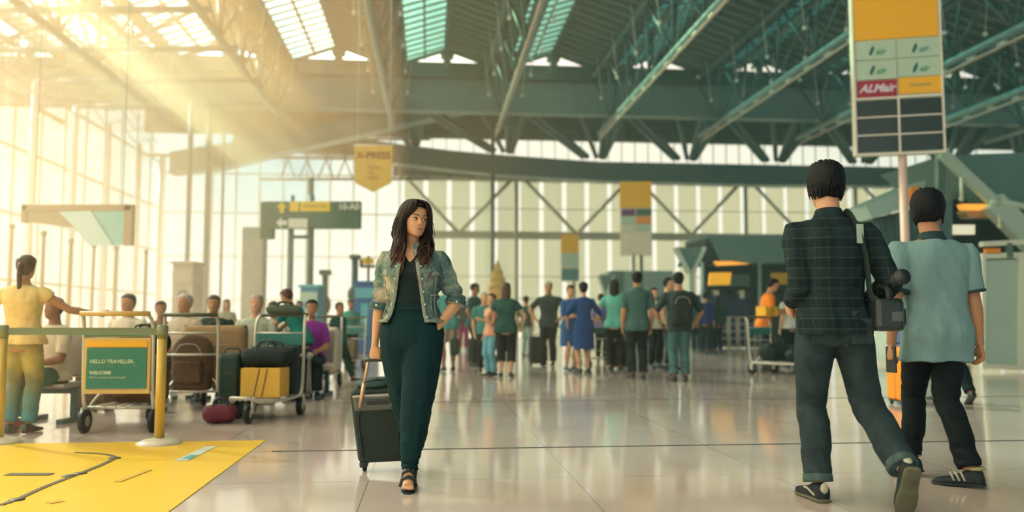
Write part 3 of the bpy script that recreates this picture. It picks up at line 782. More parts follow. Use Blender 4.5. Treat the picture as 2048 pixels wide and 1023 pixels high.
W_ = root('person', (WX, 4.90, 0), 'woman with long dark hair in a denim jacket pulling a black suitcase', 'person')
b = MB(); wf.torso(b, .455, .86, -.006); wf.neckp(b); wf.headp(b)
for k in (1, -1): wf.armp(b, k, sc_=.95); wf.handp(b, k, .98); wf.legp(b, k, 0, 1.98)
H = wf.H
for k in (1, -1):        # bare feet in the sandals
    M = wf.footM(k); a_ = wf.leg[k]['a']
    b.tube([a_ + M @ Vector((0, .03, -.02)), a_ + M @ Vector((0, -.03, -.022)), a_ + M @ Vector((0, -.10, -.040)), a_ + M @ Vector((0, -.15, -.048))], [.028, .030, .032, .028], 12, flat=.75)
    for j in range(5): b.tube([a_ + M @ Vector(((j - 2) * .0125, -.14, -.05)), a_ + M @ Vector(((j - 2) * .0135, -.175 + abs(j - (1 if k < 0 else 3)) * .004, -.055))], [.0095, .0075], 8)
link('body', remesh(b, .0042, 2, 'body', .4), SKH, W_)
# face details
u = wf.hh; HR = wf.HM().to_3x3()
for k in (1, -1):
    e = MB(); e.ell(wf.hp(k * .135, .325, .500), (.062 * u, .045 * u, .034 * u), 14, 8, HR); eo = e.build('eye', EYEW, W_)
    e = MB(); e.ell(wf.hp(k * .135 + .018, .362, .500), (.028 * u, .014 * u, .030 * u), 12, 8, HR); e.build('iris', EYED, eo)
    e = MB(); e.tube([wf.hp(k * .135 + x_ * .075, .362 - abs(x_) * .03 + .004, .528 - abs(x_) ** 2 * .028) for x_ in (-1, -.5, 0, .5, 1)], [.004 * u, .010 * u, .012 * u, .010 * u, .004 * u], 6); e.build('eyelid', HAIRS[0], W_)
    e = MB(); e.tube([wf.hp(k * (.055 + x_ * .18), .392 - x_ * .05, .590 + math.sin(x_ * 2.6) * .026) for x_ in (0, .25, .5, .75, 1)], [.008 * u, .015 * u, .015 * u, .012 * u, .004 * u], 6); e.build('eyebrow', HAIRS[1], W_)
e = MB()
e.tube([wf.hp(x_ * .088, (.418) - x_ * x_ * .040, .238 + (.006 if abs(x_) == .5 else 0)) for x_ in (-1, -.5, 0, .5, 1)], [.005 * u, .014 * u, .016 * u, .014 * u, .005 * u], 8)
e.tube([wf.hp(x_ * .080, (.418) - x_ * x_ * .040, .203) for x_ in (-1, -.5, 0, .5, 1)], [.005 * u, .016 * u, .020 * u, .016 * u, .005 * u], 8)
e.build('lips', LIP, W_)
# trousers: full at the thigh, gathered at the ankle
c = MB(); wf.torso(c, .458, .612, .010)
pr = [(0, .068), (.3, .070), (.6, .066), (1.0, .056), (1.3, .052), (1.6, .043), (1.85, .033), (1.95, .026)]
for k in (1, -1): wf.legp(c, k, 0, 1.93, .004, prof=pr, n=22)
me = remesh(c, .006, 4, 'trousers')
def pf(co, no):
    d_ = .006 * noise.noise(Vector((co.x * 26, co.y * 26, co.z * 2.2)))            # long hanging folds
    kz = math.exp(-((co.z - .42) / .16) ** 2) + 1.2 * math.exp(-((co.z - .14) / .09) ** 2)
    d_ += .008 * kz * noise.noise(Vector((co.x * 9 + co.z * 14, co.y * 9, co.z * 24)))
    return d_
displace(me, pf); smooth_mesh(me, 1); tr_ = link('trousers', me, PANTS, W_)
e = MB(); wf.torso(e, .600, .622, .017, dz=.004); e.build('waistband', PANTS, tr_)
for k in (1, -1):
    g = wf.leg[k]; e = MB(); p_ = lerp(g['k'], g['a'], .93); q_ = lerp(g['k'], g['a'], .995); e.tube([p_, lerp(p_, q_, .3), lerp(p_, q_, .8), q_], [.043, .048, .047, .041], 20); e.build('cuff', PANTS, tr_)
# dark v-neck top
c = MB(); wf.torso(c, .60, .792, .009)
for k in (1, -1): wf.armp(c, k, 0, .12, .002)
for k in (1, -1):    # shoulder straps of the v neckline
    c.tube([wf.T(Vector((k * .060 * H, -.052 * H, .785 * H))), wf.T(Vector((k * .052 * H, -.045 * H, .812 * H))), wf.T(Vector((k * .048 * H, 0, .826 * H))), wf.T(Vector((k * .05 * H, .04 * H, .80 * H)))], .022, 10)
me = remesh(c, .005, 3, 'top')
displace(me, lambda co, no: .005 * noise.noise(Vector((co.x * 20, co.y * 20, co.z * 5))))
link('top', me, TOP, W_)
# skin of the neckline: a shallow v of chest over the top
e = MB()
rows = []
for i in range(9):
    zf = lerp(.772, .826, i / 8); hw = lerp(.002, .046, i / 8) * H; w, d = interp(TF, zf)
    row = []
    for j in range(9):
        x = lerp(-hw, hw, j / 8) - .012 * (1 - i / 8)
        cc = max(-.99, min(.99, x / (w * H + .018))); yy = -(1 - abs(cc) ** 2.3) ** (1 / 2.3) * (d * H + .0155) - .010 * H * math.exp(-((zf - .735) / .028) ** 2)
        row.append(wf.T(Vector((x, yy, zf * H))))
    rows.append(row)
vs = [p for r_ in rows for p in r_]; vs2 = [p + Vector((0, .02, 0)) for p in vs]; fs = []
for i in range(8):
    for j in range(8): q = i * 9 + j; fs += [(q, q + 1, q + 10, q + 9), (q + 81, q + 90, q + 91, q + 82)]
for j in range(8): fs += [(j, j + 81, j + 82, j + 1), (72 + j, 73 + j, 154 + j, 153 + j)]
for i in range(8): fs += [(i * 9, i * 9 + 9, i * 9 + 90, i * 9 + 81), (i * 9 + 8, i * 9 + 89, i * 9 + 98, i * 9 + 17)]
e.add(vs + vs2, fs, True); e.build('neckline', SKH, W_)
# jacket: shell open at the front, sleeves turned up at the elbow
def openL(z): t = (z - .556) / .262; return lerp(.050, .004, t ** .9)
def openR(z): t = (z - .556) / .262; return lerp(-.078, -.028, t ** .8)
JT = [r_ for r_ in TF if r_[0] < .77] + [(.775, .090, .062), (.792, .084, .056), (.806, .073, .050), (.818, .058, .044), (.830, .042, .038), (.845, .034, .034)]
def jpt(zf, q, off):
    """q 0..1 from the own-left front edge round the back to the own-right front edge"""
    w, d = interp(JT, zf); wx = w * H * 1.0 + off; dy = d * H + off; ex = 2.3
    xl, xr = openL(zf) * H, openR(zf) * H
    al = -math.acos(min(1, (abs(xl) / wx) ** (ex / 2)) * (1 if xl > 0 else -1)); ar = -math.acos(-(min(1, (abs(xr) / wx) ** (ex / 2))))
    a_ = lerp(al, ar + 2 * math.pi, q); cx_, sy_ = se(a_, ex); y = sy_ * dy
    if sy_ < 0: y -= .011 * H * math.exp(-((zf - .735) / .03) ** 2)
    fl = .012 * math.exp(-((zf - .556) / .02) ** 2)
    return wf.T(Vector((cx_ * (wx + fl), y, zf * H)))
c = MB(); nz_, nq = 44, 60
zr = [lerp(.556, .842, i / nz_) for i in range(nz_ + 1)]
O = [[jpt(z, j / nq, .032) for j in range(nq + 1)] for z in zr]; I = [[jpt(z, j / nq, .019) for j in range(nq + 1)] for z in zr]
vs = [p for r_ in O for p in r_] + [p for r_ in I for p in r_]; m_ = (nz_ + 1) * (nq + 1); w1 = nq + 1; fs = []
for i in range(nz_):
    for j in range(nq): q = i * w1 + j; fs += [(q, q + 1, q + w1 + 1, q + w1), (m_ + q, m_ + q + w1, m_ + q + w1 + 1, m_ + q + 1)]
for j in range(nq): fs += [(j, m_ + j, m_ + j + 1, j + 1), (nz_ * w1 + j, nz_ * w1 + j + 1, m_ + nz_ * w1 + j + 1, m_ + nz_ * w1 + j)]
for i in range(nz_): fs += [(i * w1, i * w1 + w1, m_ + i * w1 + w1, m_ + i * w1), (i * w1 + nq, m_ + i * w1 + nq, m_ + i * w1 + nq + w1, i * w1 + nq + w1)]
c.add(vs, fs)
for k in (1, -1): wf.armp(c, k, 0, 1.02, .017, n=20)
me = remesh(c, .0048, 2, 'jacket')
def jf(co, no):
    d_ = .004 * noise.noise(Vector((co.x * 14, co.y * 14, co.z * 9)))
    for k in (1, -1):
        e_ = wf.arm[k]['e']; r_ = (co - e_).length
        if r_ < .26 and abs(co.x) > .11: d_ += .009 * math.exp(-((r_ - .08) / .10) ** 2) * math.sin(co.z * 105 + co.x * 30 + 4 * noise.noise(co * 12)) * .8
    return d_
displace(me, jf); jk = link('jacket', me, DENIM, W_)
for k in (1, -1):
    e = MB(); A_ = wf.arm[k]; rr_ = .0245 * H * .86 + .022
    p0 = lerp(wf.sh[k], A_['e'], .94); p1 = lerp(A_['e'], A_['w'], .10); dd = (p1 - p0)
    e.tube([p0, p0 + dd * .15, p0 + dd * .85, p1], [rr_ * .96, rr_ * 1.08, rr_ * 1.10, rr_ * 1.0], 22); cf = e.build('sleeve_cuff', DENIM_D, jk)
    e = MB(); e.tube([p1 - dd * .08, p1 + dd * .10], [rr_ * 1.02, rr_ * 1.0], 22); e.build('cuff_lining', DENIM_L, cf)
    e = MB(); e.ell(p0 + dd * .5 + Vector((k * .01, -rr_ * 1.05, 0)), (.008, .004, .008), 10, 6); e.build('button', CHROME, cf)
# placket strips, hem band, collar, pocket flaps, buttons
for q, nm in ((.012, 'placket'), (.988, 'placket')):
    e = MB(); e.tube([jpt(lerp(.560, .818, i / 16), q, .034) for i in range(17)], .011, 8, flat=.35, up=(0, -1, 0)); e.build(nm, DENIM_L, jk)
for q in (.026, .974):
    for i in range(6):
        e = MB(); e.ell(jpt(lerp(.575, .800, i / 5), q, .040), (.0062, .004, .0062), 10, 6); e.build('button', CHROME, jk)
e = MB(); e.tube([jpt(.562, j / 40, .036) for j in range(41)], .010, 8, flat=.9); e.build('hem_band', DENIM_L, jk)
e = MB(); e.tube([jpt(.830, lerp(.03, .97, j / 24), .026) + Vector((0, 0, .006)) for j in range(25)], .016, 8, flat=.6); e.build('collar', DENIM, jk)
for k in (1, -1):
    qs = [.085, .105, .125, .145, .165, .185] if k > 0 else [.915, .895, .875, .855, .835, .815]
    e = MB(); e.tube([jpt(.735 - .004 * abs(i - 2.5), q, .033) for i, q in enumerate(qs)], .013, 8, flat=.3, up=(0, -1, 0)); e.build('pocket_flap', DENIM_L, jk)
    e = MB(); e.tube([jpt(z, qs[2] + (.66 - z) * .1 * -k, .034) for z in (.58, .62, .66, .70, .73)], .0035, 6); e.build('seam', DENIM_L, jk)
    e = MB(); e.tube([jpt(.655, q, .035) for q in qs], .006, 8); e.tube([jpt(lerp(.60, .655, j / 4), qs[0], .034) for j in range(5)], .0035, 6); e.build('pocket', DENIM_L, jk)
# sandals
for k in (1, -1):
    M = wf.footM(k); a_ = wf.leg[k]['a']; s_ = MB()
    def fp(x, y, z): return a_ + M @ Vector((x, y, z))
    rs = []
    for y, w, zt, th in ((.055, .018, -.045, .030), (.045, .028, -.045, .052), (.0, .031, -.048, .048), (-.05, .034, -.056, .034), (-.10, .040, -.068, .026), (-.15, .043, -.074, .024), (-.185, .032, -.074, .022), (-.200, .014, -.073, .020)):
        rs.append([fp(se(2 * math.pi * q / 14, 3)[0] * w, y, zt - th / 2 + se(2 * math.pi * q / 14, 3)[1] * th / 2) for q in range(14)])
    s_.rings(rs); so = s_.build('sandal', BLACKP, W_)
    t_ = MB(); t_.tube([fp(-.040, -.11, -.065), fp(-.03, -.11, -.022), fp(0, -.115, -.008), fp(.03, -.11, -.022), fp(.040, -.11, -.065)], .013, 8, flat=.4, up=(0, -1, 0))
    t_.tube([fp(-.034, -.06, -.06), fp(-.028, -.055, -.005), fp(0, -.06, .012), fp(.028, -.055, -.005), fp(.034, -.06, -.06)], .011, 8, flat=.4, up=(0, -1, 0)); t_.build('strap', BLACKP, so)
    t_ = MB(); t_.tube([fp(.034 * math.cos(R(a)), .01 + .036 * math.sin(R(a)), .01) for a in range(0, 360, 20)], .007, 8, closed=True); t_.build('ankle_strap', BLACKP, so)
# hair
random.seed(5)
h = MB(); hair_cap(wf, h, .05, .02, .84, .30, .075, seed=4, rough=.006)
h.tube([wf.hp(0, -.30, .6), wf.hp(0, -.36, .3), wf.hp(0, -.34, 0), wf.hp(0, -.28, -.35)], [.26 * u, .32 * u, .34 * u, .26 * u], 16, flat=.6)
for s_ in (1, -1):      # the mass of hair falling over each shoulder
    q = wf.T(Vector((s_ * .066, -.085, .80 * H))); q2 = wf.T(Vector((s_ * .070, -.118, .765 * H))); q3 = wf.T(Vector((s_ * .072, -.125, .735 * H)))
    h.tube(spline([wf.hp(s_ * .36, .02, .55), wf.hp(s_ * .38, .02, .15), wf.hp(s_ * .36, .04, -.12), q, q2, q3]), [.022, .028, .031, .032, .033, .034, .034, .034, .033, .031, .028, .024, .018, .012, .007, .004], 12)
hm = remesh(h, .007, 2, 'hair'); displace(hm, lambda co, no: .003 * noise.noise(Vector((co.x * 60, co.y * 60, co.z * 6))))
hr = link('hair', hm, HB, W_)
h = MB()
def lockpath(phi, L, jit, sd):
    """phi from the forward direction round to the side (own left +)"""
    s_ = 1 if phi > 0 else -1; f_ = abs(phi)
    px_ = math.sin(R(f_)); py_ = math.cos(R(f_)); pts = []
    P0 = wf.hp(s_ * .02, .20 - .38 * f_ / 180, 1.045 - .03 * (f_ < 40))
    P1 = wf.hp(s_ * (.10 + .16 * px_), .26 * py_ + .02, 1.0)
    P2 = wf.hp(s_ * (.15 + .24 * px_ + .02 * jit), .40 * py_ - .02, .80)
    side_x = max(.315, .43 * px_)
    P3 = wf.hp(s_ * (side_x + .03 * jit + .05), .36 * py_ - .06 if f_ > 60 else .12, .50)
    P4 = wf.hp(s_ * (side_x + .06 * jit + .07), .36 * py_ - .08 if f_ > 60 else .10, .18)
    base = wf.T(Vector((0, 0, .84 * H)))
    fx = .50 if f_ < 100 else .34
    fy = lerp(-.135, .075, max(0, min(1, (f_ - 50) / 60)))
    pts = [P0, P1, P2, P3, P4]
    tx = s_ * (.062 + .032 * jit + (.02 if f_ > 60 else 0)); ph = sd * 2.4
    n = 7
    for i in range(1, n + 1):
        t = i / n
        z = P4.z - L * t; wv = .017 * math.sin(ph + t * 10) * (.3 + t)
        q = Vector((lerp(P4.x, tx * 1.15 + base.x, min(1, t * 1.3)) + wv, lerp(P4.y, base.y + fy - .01 * math.cos(ph + t * 7), min(1, t * 1.8)) + .006 * math.cos(ph + t * 9), z)); pts.append(q)
    return pts
i = 0
for phi in [x for x in range(20, 178, 4)]:
    for s_ in (1, -1):
        for rep in range(2):
            i += 1; jit = random.uniform(-1, 1); L = random.uniform(.21, .32) * (1.0 if abs(phi) < 110 else .8)
            if s_ < 0 and phi < 90: L *= 1.05
            lock(h, spline(lockpath(s_ * (phi + random.uniform(-3, 3)), L, jit, i)), random.uniform(.010, .018), .55, 7)
h.build('hair_lock', HB, hr, kind='stuff')
for s_, xs in ((-1, 3), (1, 3)):     # loose wisps standing away from the head
    for j in range(xs):
        e = MB(); e.tube([wf.hp(s_ * .38, -.05, .70), wf.hp(s_ * (.50 + .04 * j), .0, .45), wf.hp(s_ * (.56 + .05 * j), .0, .18), wf.hp(s_ * (.47 + .06 * j), .02, -.02 - .08 * j), wf.hp(s_ * .50, .03, -.18)], [.0022, .0022, .002, .0015, .0006], 5); e.build('wisp', HB, hr)

# ---------------- suitcase she pulls
SUITF = mat('black_nylon', (.022, .038, .036), .7, 0, .3, .15, 120, .2)
grip = (wf.arm[-1]['w'] + wf.arm[-1]['d'] * .088) + Vector((0, .028, 0)); gw_ = Vector((WX, 4.90, 0)) + grip
base = Vector((gw_.x + .085, gw_.y + .50, 0)); 
base = gnd(768, 944); base.z = 0
sc_ = root('suitcase', base, 'black wheeled cabin suitcase pulled by the woman in denim', 'suitcase')
tilt = R(17)      # leans back towards the puller: top towards the viewer
MS = Matrix.Rotation(R(-2), 4, 'Z') @ Matrix.Rotation(tilt, 4, 'X') @ Matrix.Rotation(R(-3.5), 4, 'Y')
def sp_(x, y, z): return MS @ Vector((x, y, z))
def sbox(mb, c, d, bev=0): mb.box(sp_(*c), d, M=MS.to_3x3(), bev=bev)
zo = .045
c = MB(); sbox(c, (0, .12, zo + .24), (.33, .20, .48), .035); bd = c.build('shell', SUITF, sc_)
c = MB(); sbox(c, (0, .008, zo + .215), (.285, .03, .38), .012); c.build('front_pocket', SUITF, sc_)
c = MB()
c.tube([sp_(x, -.012, z) for x, z in ((-.115, zo + .06), (-.118, zo + .30), (-.10, zo + .385), (.10, zo + .385), (.118, zo + .30), (.115, zo + .06))], .004, 6); c.build('piping', BLACKP, bd)
c = MB(); sbox(c, (0, .002, zo + .415), (.27, .045, .10), .018); c.build('handle_housing', mat('grey_plastic', (.10, .12, .11), .5), sc_)
c = MB(); sbox(c, (.02, -.020, zo + .425), (.15, .012, .035), .006); c.build('recess', BLACKP, sc_)
c = MB(); sbox(c, (0, -.016, zo + .463), (.27, .02, .012), .004); c.build('trim', mat('grey_trim', (.34, .33, .29), .4), sc_)
c = MB(); c.tube([sp_(x, .10 - .01 * abs(x) * 10, zo + z) for x, z in ((-.09, .48), (-.07, .515), (0, .525), (.07, .515), (.09, .48))], .013, 8, flat=.8); c.build('carry_handle', BLACKP, sc_)
c = MB(); c.ell(sp_(-.01, .12, zo + .495), (.13, .07, .028), 16, 8, MS.to_3x3()); c.build('top_pouch', mat('dark_blue_nylon', (.025, .07, .075), .6, 0, .3, .3, 30, .3), sc_)
for x in (-.13, .13):
    c = MB(); sbox(c, (x, .05, zo - .004), (.05, .05, .035), .008); h_ = c.build('wheel_housing', BLACKP, sc_)
    for y in (.05,):
        w_ = MB(); M_ = MS.to_3x3(); cc = sp_(x, y, 0); cc.z = .022
        w_.tube([cc - M_ @ Vector((.010, 0, 0)), cc + M_ @ Vector((.010, 0, 0))], .022, 16); w_.build('wheel', BLACK, h_)
gl = gw_ - base
hx = Vector((.095, 0, 0))
top = Vector((gl.x - .045, gl.y, gl.z)); lo1 = sp_(-.098, -.012, zo + .395); 
c = MB(); c.tube([lo1, lerp(lo1, top, .52)], .0125, 10); c.tube([lerp(lo1, top, .5), top], .0095, 10); c.build('telescopic_pole', GOLD, sc_)
lo2 = sp_(.098, -.012, zo + .395); top2 = Vector((gl.x + .075, gl.y + .01, gl.z))
c = MB(); c.tube([lo2, lerp(lo2, top2, .52)], .0125, 10); c.tube([lerp(lo2, top2, .5), top2], .0095, 10); c.build('telescopic_pole', GOLD, sc_)
c = MB(); c.tube([top + Vector((-.018, 0, 0)), lerp(top, top2, .25) + Vector((0, 0, .004)), lerp(top, top2, .75) + Vector((0, 0, .004)), top2 + Vector((.018, 0, 0))], [.013, .015, .015, .013], 12, flat=.85); c.build('grip', BLACKP, sc_)
# ================================================================ THE TWO MEN WALKING AWAY
def plaid_mat():
    m = bpy.data.materials.new('dark_plaid'); m.use_nodes = True; t = m.node_tree; b = t.nodes['Principled BSDF']; b.inputs['Roughness'].default_value = .85; b.inputs['Specular IOR Level'].default_value = .15
    co = N(t, 'ShaderNodeTexCoord'); sp = N(t, 'ShaderNodeSeparateXYZ'); t.links.new(co.outputs['Object'], sp.inputs[0])
    def lines(out, per, wid, ph=0.0):
        a_ = N(t, 'ShaderNodeMath', operation='MULTIPLY_ADD'); t.links.new(out, a_.inputs[0]); a_.inputs[1].default_value = 1 / per; a_.inputs[2].default_value = 100 + ph
        f_ = N(t, 'ShaderNodeMath', operation='FRACT'); t.links.new(a_.outputs[0], f_.inputs[0])
        c_ = N(t, 'ShaderNodeMath', operation='LESS_THAN'); t.links.new(f_.outputs[0], c_.inputs[0]); c_.inputs[1].default_value = wid; return c_.outputs[0]
    h1 = lines(sp.outputs['Z'], .052, .10); h2 = lines(sp.outputs['Z'], .104, .5); v1 = lines(sp.outputs['X'], .060, .08); v2 = lines(sp.outputs['X'], .12, .45, .2)
    def madd(x, k, y=None):
        n_ = N(t, 'ShaderNodeMath', operation='MULTIPLY_ADD'); t.links.new(x, n_.inputs[0]); n_.inputs[1].default_value = k
        if y is not None: t.links.new(y, n_.inputs[2])
        else: n_.inputs[2].default_value = 0
        return n_.outputs[0]
    s_ = madd(h1, .55, madd(h2, .12, madd(v1, .22, madd(v2, .12))))
    r_ = N(t, 'ShaderNodeValToRGB'); t.links.new(s_, r_.inputs[0]); ramp(r_, [(0, (.010, .022, .026)), (.3, (.020, .040, .044)), (.8, (.036, .060, .060)), (1, (.06, .085, .08))])
    t.links.new(r_.outputs[0], b.inputs['Base Color']); return m
JEANS = mat('dark_jeans', (.028, .050, .058), .85, 0, .2, .25, 14, .15)
JEANS_C = mat('jeans_turn_up', (.07, .12, .12), .85, 0, .2, .2, 30, .15)
SOLE = mat('grey_rubber_sole', (.13, .14, .10), .8, 0, .2, .2, 20, .2)
WSOLE = mat('white_rubber', (.5, .5, .42), .6)
SNEAK = mat('black_canvas', (.02, .035, .042), .7, 0, .3, .2, 40, .2)
def straight_hair(f, h, n, seed, base=.14):
    """short thick straight hair: tufts lying down the back and sides of the head"""
    random.seed(seed)
    for i in range(n):
        a_ = R(random.uniform(-35, 215) if i % 3 else random.uniform(0, 360)); z = random.uniform(.25, 1.0)
        w, fr, b = interp(HEADR, z); t = .05
        ca, sa = math.cos(a_), math.sin(a_)
        # a_=0 own left, 90 back
        x = ca * (w + t); y = (fr + b) / 2 - sa * ((fr - b) / 2 + t)
        if y > .12 and z < .8: continue
        p0 = f.hp(x * .92, y * .92, z + .10); p1 = f.hp(x * 1.03, y * 1.03, z); p2 = f.hp(x * 1.03, y * 1.02, z - .12); p3 = f.hp(x * .97, y * .98, max(base, z - .2))
        lock(h, [p0, p1, p2, p3], .045 * f.hh, .4, 5)
# ---- man in the plaid shirt
m1 = Fig(H=1.775, sex='m', build=.94, pelvis=(.0, 0, .525), lean=2, head=(4, 4, 0),
         arms={1: dict(hand=(.083, -.12, .575), hint=(.12, 1, -.2), curl=45, palm=(-1, 0, 0)),
               -1: dict(hand=(-.135, -.085, .575), hint=(-.3, 1, -.3), curl=60, palm=(1, 0, 0))},
         legs={1: dict(ank=(.052, -.01, .045), hint=(0, -1, 0), yaw=6), -1: dict(ank=(-.118, .172, .118), hint=(-.05, -1, 0), yaw=-4, pitch=62)})
p_ = gnd(1676, 1002)
L_ = root('person', (p_.x, p_.y, 0), 'tall man seen from behind in dark plaid shirt and jeans', 'person', rz=R(181))
b = MB(); m1.torso(b, .455, .86, -.004); m1.neckp(b); m1.headp(b)
for k in (1, -1): m1.armp(b, k); m1.handp(b, k); m1.legp(b, k, 0, 1.97)
link('body', remesh(b, .007, 2, 'body'), SKIN[0], L_)
h = MB(); hair_cap(m1, h, .07, .13, .80, .34, .075, seed=8, rough=.012); hm = remesh(h, .007, 1, 'hair'); hr1 = link('hair', hm, HAIRS[0], L_)
h = MB(); straight_hair(m1, h, 300, 3); h.build('tuft', HAIRS[0], hr1, kind='stuff')
PL = plaid_mat()
c = MB(); m1.torso(c, .487, .830, .020, flare=.006, clamp=True, tab=[(z, w * (1.0 if z > .7 else 1.02), d) for z, w, d in TM])
for k in (1, -1): m1.armp(c, k, 0, 1.72, .018)
me = remesh(c, .0065, 3, 'shirt')
displace(me, lambda co, no: .010 * noise.noise(Vector((co.x * 9, co.y * 9, co.z * 3.5))) + .006 * noise.noise(Vector((co.x * 20 + co.z * 12, co.y * 20, co.z * 16)))); sh = link('shirt', me, PL, L_)
c = MB(); H_ = m1.H; c.tube([m1.T(Vector((0, .006, .822 * H_))), m1.T(Vector((0, .004, .84 * H_))), m1.T(Vector((0, 0, .858 * H_)))], [.105, .080, .068], 20, flat=.85, up=(0, 1, 0)); c.build('collar', PL, sh)
for k in (1, -1):
    A_ = m1.arm[k]; c = MB(); c.tube([lerp(A_['e'], A_['w'], .68), lerp(A_['e'], A_['w'], .76)], [.050, .049], 18); c.build('cuff', PL, sh)
c = MB(); m1.torso(c, .455, .56, .012)
for k in (1, -1): m1.legp(c, k, 0, 1.9, .008, prof=[(0, .056), (.3, .054), (.7, .045), (1.0, .040), (1.4, .040), (1.9, .036)], n=22)
me = remesh(c, .0065, 3, 'trousers')
displace(me, lambda co, no: .007 * noise.noise(Vector((co.x * 12, co.y * 12, co.z * 5))) + .007 * (math.exp(-((co.z - .5) / .12) ** 2) + math.exp(-((co.z - .16) / .1) ** 2)) * noise.noise(Vector((co.x * 6 + co.z * 8, co.y * 6, co.z * 26)))); tr = link('trousers', me, JEANS, L_)
for k in (1, -1):
    g = m1.leg[k]; c = MB(); c.tube([lerp(g['k'], g['a'], .86), lerp(g['k'], g['a'], .865), lerp(g['k'], g['a'], .955), lerp(g['k'], g['a'], .96)], [.068, .074, .076, .070], 20); c.build('turn_up', JEANS_C, tr)
    c = MB(); hp_ = m1.hip[k] + Vector((k * .01, .115 + (.02 if k < 0 else 0), -.04)); c.box(hp_, (.11, .012, .13), bev=.004); c.build('back_pocket', JEANS, tr)
    c = MB(); m1.shoep(c, k); so = c.build('shoe', SNEAK, L_)
    c = MB(); m1.shoep(c, k, True); c.build('sole', SOLE, so)
    M = m1.footM(k); a_ = g['a']; c = MB(); c.ell(a_ + M @ Vector((0, .062, -.005)), (.022, .012, .028), 10, 6, M); c.build('heel_tab', WSOLE, so)
    c = MB(); c.tube([a_ + M @ Vector((k * .038, .03, -.045)), a_ + M @ Vector((k * .044, -.03, -.02)), a_ + M @ Vector((k * .040, -.08, -.02))], .006, 6); c.build('side_stripe', WSOLE, so)
# camcorder slung at his side: body, lens, handle, viewfinder, strap
V_ = lambda px, py, Y: atY(px, py, Y)
o_ = V_(1766, 625, 4.36)
vc = root('video_camera', o_, 'black shoulder-strap video camera carried at the plaid-shirted man\'s side', 'camera', rz=R(-8))
c = MB(); c.box((0, 0, -.01), (.14, .27, .165), bev=.025); bdy = c.build('camera_body', BLACKP, vc)
c = MB(); c.box((.075, .02, -.02), (.05, .14, .09), bev=.012); c.build('battery_pack', BLACK, vc)
c = MB(); c.tube([(0, .12, .01), (0, .20, .01), (0, .24, .01)], [.042, .046, .052], 20); ln = c.build('lens_barrel', BLACKP, vc)
c = MB(); c.tube([(0, .24, .01), (0, .246, .01)], [.044, .044], 20); c.build('lens_glass', mat('lens_glass', (.01, .02, .03), .05, 0, .9), ln)
c = MB(); c.tube(spline([(0, -.11, .06), (0, -.10, .115), (0, 0, .135), (.0, .10, .125), (0, .13, .06)]), .017, 10); c.build('top_handle', BLACK, vc)
c = MB(); c.tube([(.02, -.06, .15), (.03, -.20, .17)], [.026, .030], 14); c.tube([(.03, -.20, .17), (.03, -.235, .172)], [.036, .040], 14); c.build('viewfinder', BLACKP, vc)
c = MB(); c.box((.06, .10, .125), (.03, .16, .03), bev=.008); c.tube([(.06, .17, .125), (.06, .21, .125)], .022, 12); c.build('microphone', BLACK, vc)
c = MB(); c.box((-.062, 0, .02), (.012, .13, .07), bev=.004); c.build('side_screen', mat('dark_screen', (.03, .05, .055), .15), vc)
c = MB(); c.box((.03, -.137, -.02), (.05, .01, .05), bev=.004); c.build('port_cover', mat('grey_plastic_trim', (.07, .10, .10), .4), vc)
inv = Matrix.Translation(o_) @ Matrix.Rotation(R(-8), 4, 'Z'); inv = inv.inverted()
sl_ = lambda p: inv @ p
LW = Matrix.Translation((p_.x, p_.y, 0)) @ Matrix.Rotation(R(181), 4, 'Z')
shp = lambda x, y, z: sl_(LW @ m1.T(Vector((x, y, z)) * 1.0))
Hm = m1.H
c = MB(); c.tube(spline([Vector((-.05, -.10, .06)), shp(-.135, .155, .60 * Hm), shp(-.125, .150, .70 * Hm), shp(-.100, .135, .78 * Hm), shp(-.085, .075, .835 * Hm), shp(-.082, .0, .846 * Hm), shp(-.10, -.105, .80 * Hm), shp(-.15, -.155, .70 * Hm), shp(-.19, -.13, .60 * Hm), Vector((-.05, .11, .06))]), .022, 8, flat=.18, up=(1, 0, 0)); c.build('strap', mat('black_webbing', (.02, .035, .036), .7, 0, .2, .2, 90), vc)
c = MB(); c.box(shp(-.1, .150, .775 * Hm), (.034, .012, .10), bev=.003); c.build('strap_pad_label', mat('pale_grey_tape', (.30, .40, .38), .6), vc)

# ---- man in the pale polo shirt
m2 = Fig(H=1.705, sex='m', build=1.0, pelvis=(0, 0, .522), lean=1, head=(-42, 4, 0),
         arms={-1: dict(hand=(-.148, .010, .452), hint=(-.5, 1, 0), curl=50, palm=(1, 0, 0)),
               1: dict(hand=(.168, .02, .452), hint=(.8, 1, 0), curl=55, palm=(-1, 0, 0))},
         legs={1: dict(ank=(.040, -.125, .052), hint=(-.2, -1, 0), yaw=16, pitch=12), -1: dict(ank=(-.042, .110, .050), hint=(1.2, -1, 0), yaw=46, pitch=4)})
q_ = gnd(1882, 962)
L2 = root('person', (q_.x, q_.y, 0), 'man seen from behind in pale blue polo shirt and black trousers', 'person', rz=R(182))
b = MB(); m2.torso(b, .455, .86, -.004); m2.neckp(b); m2.headp(b)
for k in (1, -1): m2.armp(b, k); m2.handp(b, k); m2.legp(b, k, 0, 1.97)
link('body', remesh(b, .007, 2, 'body'), SKIN[1], L2)
h = MB(); hair_cap(m2, h, .12, .13, .78, .36, .10, seed=12, rough=.014); hm = remesh(h, .007, 1, 'hair'); hr2 = link('hair', hm, HAIRS[0], L2)
h = MB(); straight_hair(m2, h, 240, 7)
